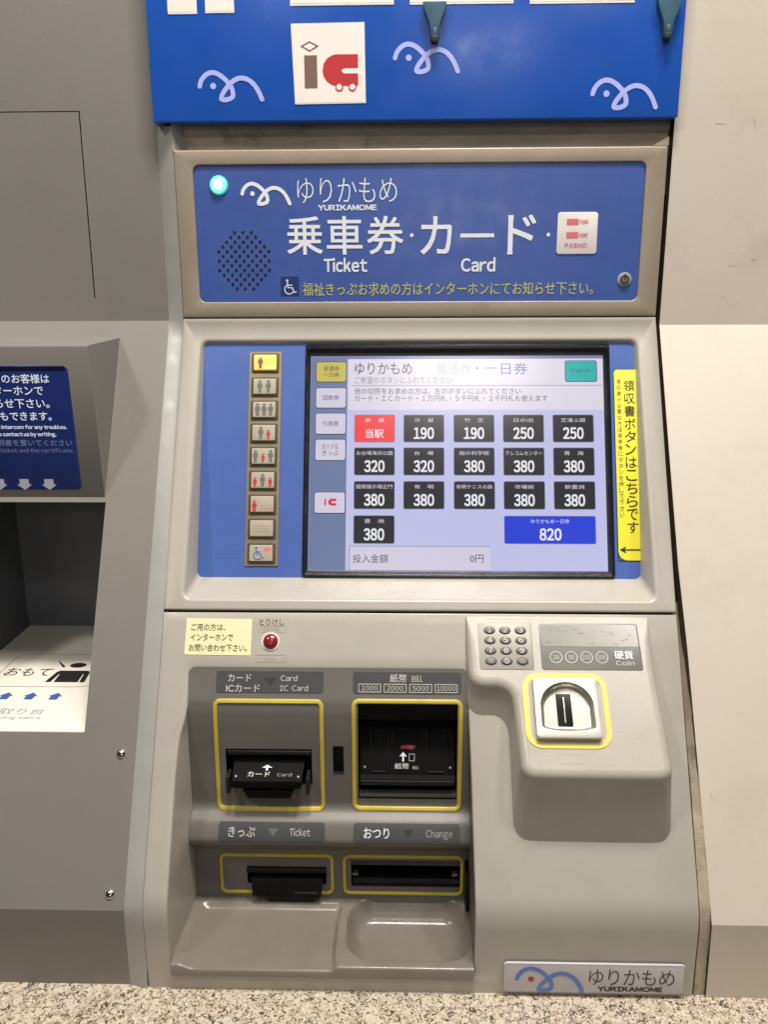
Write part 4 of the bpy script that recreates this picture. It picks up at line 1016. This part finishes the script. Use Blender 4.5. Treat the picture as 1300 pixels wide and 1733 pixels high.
# logo plate at the foot
m = MB(); m.box(B, 77.2, 240.6, 564.4, 596.0, -1, 1.2, 'plate_grey', r=4, b=.5)
lp = m.build('logo_plate', tm, 'small pale plate with blue gull emblem on the machine foot')
m = MB(); m.outline(B, 77.6, 240.2, 564.8, 595.6, 3.8, .4, 1.4, 'letter_grey'); gull(m, B, 87.5, 568.6, 63, 1.5, 'logo_blue', 'print_red', sw=.062, tilt=.0)
m.text(B, 'ゆりかもめ', 154.5, 569.6, 231, 586.6, 1.5, 'letter_black', bold=-.008, space=.9); m.text(B, 'YURIKAMOME', 163, 588.2, 221, 592.8, 1.5, 'letter_black', bold=.09)
m.build('lettering', lp)

# 5. side trim on the left, dirty joint on the right
m = MB(); st_ = [(330, None)]
mach, wall = [], []
def pair(sm_, sw_): mach.append(M(-250, sm_, -.6)); wall.append(fl(-267.6, sw_))
for sm_, sw_ in ((-206, -193), (-120, -106), (-40, -26), (-14, -2.0), (-6, 3), (0, 9), (8, 17), (60, 69), (150, 159), (260, 268), (360, 368), (450, 458), (530, 538), (550, 560), (SD - 6, smL - 3), (SD + 2, smL + 3), (SD + 12, smL + 10), (SD + 40, smL + 36), (SD + 60, smL + 56)): pair(sm_, sw_)
mach.append(Vector((-250, -269.6, -601))); wall.append(Vector((-267.6, -264.7, -601)))
mid = [a.lerp(b_, .12) + Vector((0, -.3, 0)) for a, b_ in zip(mach, wall)]; mid2 = [a.lerp(b_, .88) + Vector((0, -.3, 0)) for a, b_ in zip(mach, wall)]
m.loft([mach, mid, mid2, wall], 'trim_paint', closed=False); m.build('side_trim', tm, 'narrow grey trim strip along the left edge of the machine')
def wob(s, k, a): return a * (math.sin(s * .031 * k + k) + .6 * math.sin(s * .083 * k + 2 * k) + .35 * math.sin(s * .21 * k))
cols_ = [[] for _ in range(6)]
for k in range(220):
    s = 283 + k * (SD + 83 - 283) / 219
    hh = lerp(-14, -2.2, sm((s - 283) / 110)); xr = lerp(257.0, 263.2, sm((s - 285) / 260))
    xs5 = (250.0, 251.2 + wob(s, 1.3, .22), 253.2 + wob(s, .9, .3), 256.2 + wob(s, 1.7, .4), xr - 2.0 + wob(s, 2.1, .45), xr + .6)
    for c_, (x_, dh) in enumerate(zip(xs5, (-.4, .0, .5, .3, -.2, -1.2))): cols_[c_].append(M(x_, s, hh + dh + wob(s, 1 + c_ * .37, .16)))
m = MB()
def col(i, j, k0, k1, mt): m.loft([cols_[i][k0:k1], cols_[j][k0:k1]], mt, closed=False)
col(0, 1, 0, 220, 'gap_dark'); kk = 62
for i in (1, 2, 3): col(i, i + 1, 0, 220, 'pale_sealant')
col(4, 5, 0, 220, 'gap_dark')
m.build('joint_sealant', wr, 'dirty brown and cream sealant joint beside the cream wall')
for (x_, s_, l_, a_) in ((300, 398, 4, 60), (268, 470, 6, 75), (330, 430, 3, 40), (322, -60, 9, 3), (345, -66, 5, 12), (296, -196, 12, 4), (334, -200, 7, 80), (318, -28, 3, 20)):
    m = MB(); dx, ds = l_ * math.cos(R(a_)), l_ * math.sin(R(a_))
    m.stroke(fr, [(x_, s_), (x_ + dx * .5 + .3, s_ + ds * .5), (x_ + dx, s_ + ds)], .5, .25, 'scuff', w1=.2, cap=False); m.build('scuff_mark', wr)
m = MB(); m.loft([[M(249, s, -20) for s in (-330, -8, 8, 150, 285, SD, SD + 70)], [M(263, s, -20) for s in (-330, -8, 8, 150, 285, SD, SD + 70)]], 'gap_dark', closed=False); m.build('gap_backing', wr)

# ------------------------------------------------------------------ blue sign board above
sg = thing('sign_board', (0, -0.02, 0.184), 'bright blue board with pale gull drawings and posters above the ticket machine', 'sign')
SBF = Frame((0, -6, 0), (0, 0, -1), (0, -1, 0))
SB = lambda x, v, h=0.0: SBF(x * 1.0335 + .416, v * 1.0335 + .37, h)
m = MB(); m.box(SBF, -266.4, 255.4, -500, -190.2, -19, 0, 'sign_blue', r=1.2, b=.8); m.build('board', sg)
for gx, gv, gw in ((-213, -228.5, 63.5), (-25.3, -251.0, 63.2), (162.6, -218.2, 64)):
    m = MB(); gull(m, SB, gx, gv, gw, .25, 'gull_lilac', 'gull_lilac', sw=.068); m.build('gull_emblem', sg)
m = MB(); m.slab(SB, [(-121.8, -268.6), (-52.2, -269.2), (-51.4, -199.4), (-119.6, -198.8)], 0, .5, 'card_edge'); m.flat(SB, [(-120.6, -267.6), (-53.2, -268.2), (-52.4, -200.6), (-118.4, -200)], .6, 'paper_white')
ic = m.build('card_placard', None, 'square white placard with brown and red travel card emblem on the blue board'); ic['category'] = 'placard'
m = MB()
m.outline if False else None
dmn = [(-104.4, -253.6), (-95.6, -249.2), (-104.4, -244.6), (-113.2, -249.2)]; dmi = [(-104.4, -252.4), (-97.8, -249.2), (-104.4, -245.8), (-111, -249.2)]
m.band(SB, dmn, dmi, .8, 'print_brown'); m.rect(SB, -109.8, -97.6, -241.4, -213.0, .8, 'print_brown')
cc = [(-58.6, -241.9), (-78, -241.9)] + [(-79 - 13.6 * math.sin(R(a)), -228.3 - 13.6 * math.cos(R(a))) for a in (15, 40, 65, 90, 115, 140, 165)] + [(-78, -214.8), (-58.6, -214.8), (-58.6, -225.4), (-72, -225.4), (-75, -227.8), (-72, -230.2), (-58.6, -230.2)]
m.flat(SB, cc, .8, 'print_red')
for cx in (-76.8, -64.2): m.disc(SB, cx, -213.6, 3.8, .95, 'print_red', 18); m.disc(SB, cx, -213.6, 2.7, 1.05, 'paper_white', 16)
m.build('emblem', ic)
PL = ['small white poster nearest the left edge of the blue board', 'small white poster just right of the leftmost one on the blue board', 'wide white poster above the travel card placard', 'wide white poster touching the left hanging clip', 'wide white poster between the two hanging clips, nearest the right one']
for pi_, (x0_, x1_, v_) in enumerate(((-237.6, -209.9, -277.9), (-202.0, -174.6, -278.4), (-121.8, -24.5, -283.6), (-9.6, 86.8, -283.2), (102.0, 198.7, -282.5))):
    m = MB(); m.slab(SB, [(x0_, -380), (x1_, -380), (x1_, v_), (x0_, v_)], 0, .5, 'card_edge'); m.rect(SB, x0_ + .8, x1_ - .8, -379, v_ - 1.8, .6, 'paper_white'); o_ = m.build('poster', None, PL[pi_]); o_['category'] = 'poster'; o_['group'] = 'white posters along the top of the blue board'
for cx in (13.6, 229.8):
    m = MB(); pts = [(cx - 11, -284), (cx + 11, -284), (cx + 9.5, -276), (cx + 5, -265.5), (cx + 4, -252), (cx - 3.6, -252), (cx - 4.8, -265.5), (cx - 9.5, -276)]
    m.slab(SB, pts, 0, 7, 'teal_clip', .8); m.box(SB, cx - 2.8, cx + 3.2, -255, -250, 0, 8.5, 'letter_black', r=.8, b=.5)
    m.slab(SB, [(cx - 1.6, -262), (cx + 1.8, -262), (cx + 1.8, -254), (cx - 1.6, -254)], 6.5, 8, 'teal_clip', .3)
    o_ = m.build('hanging_clip', None, 'tapered teal plastic clip hanging ' + ('between two wide posters above a gull drawing' if cx < 100 else 'near the right edge of the blue board')); o_['category'] = 'clip'; o_['group'] = 'teal clips hanging on the blue board'
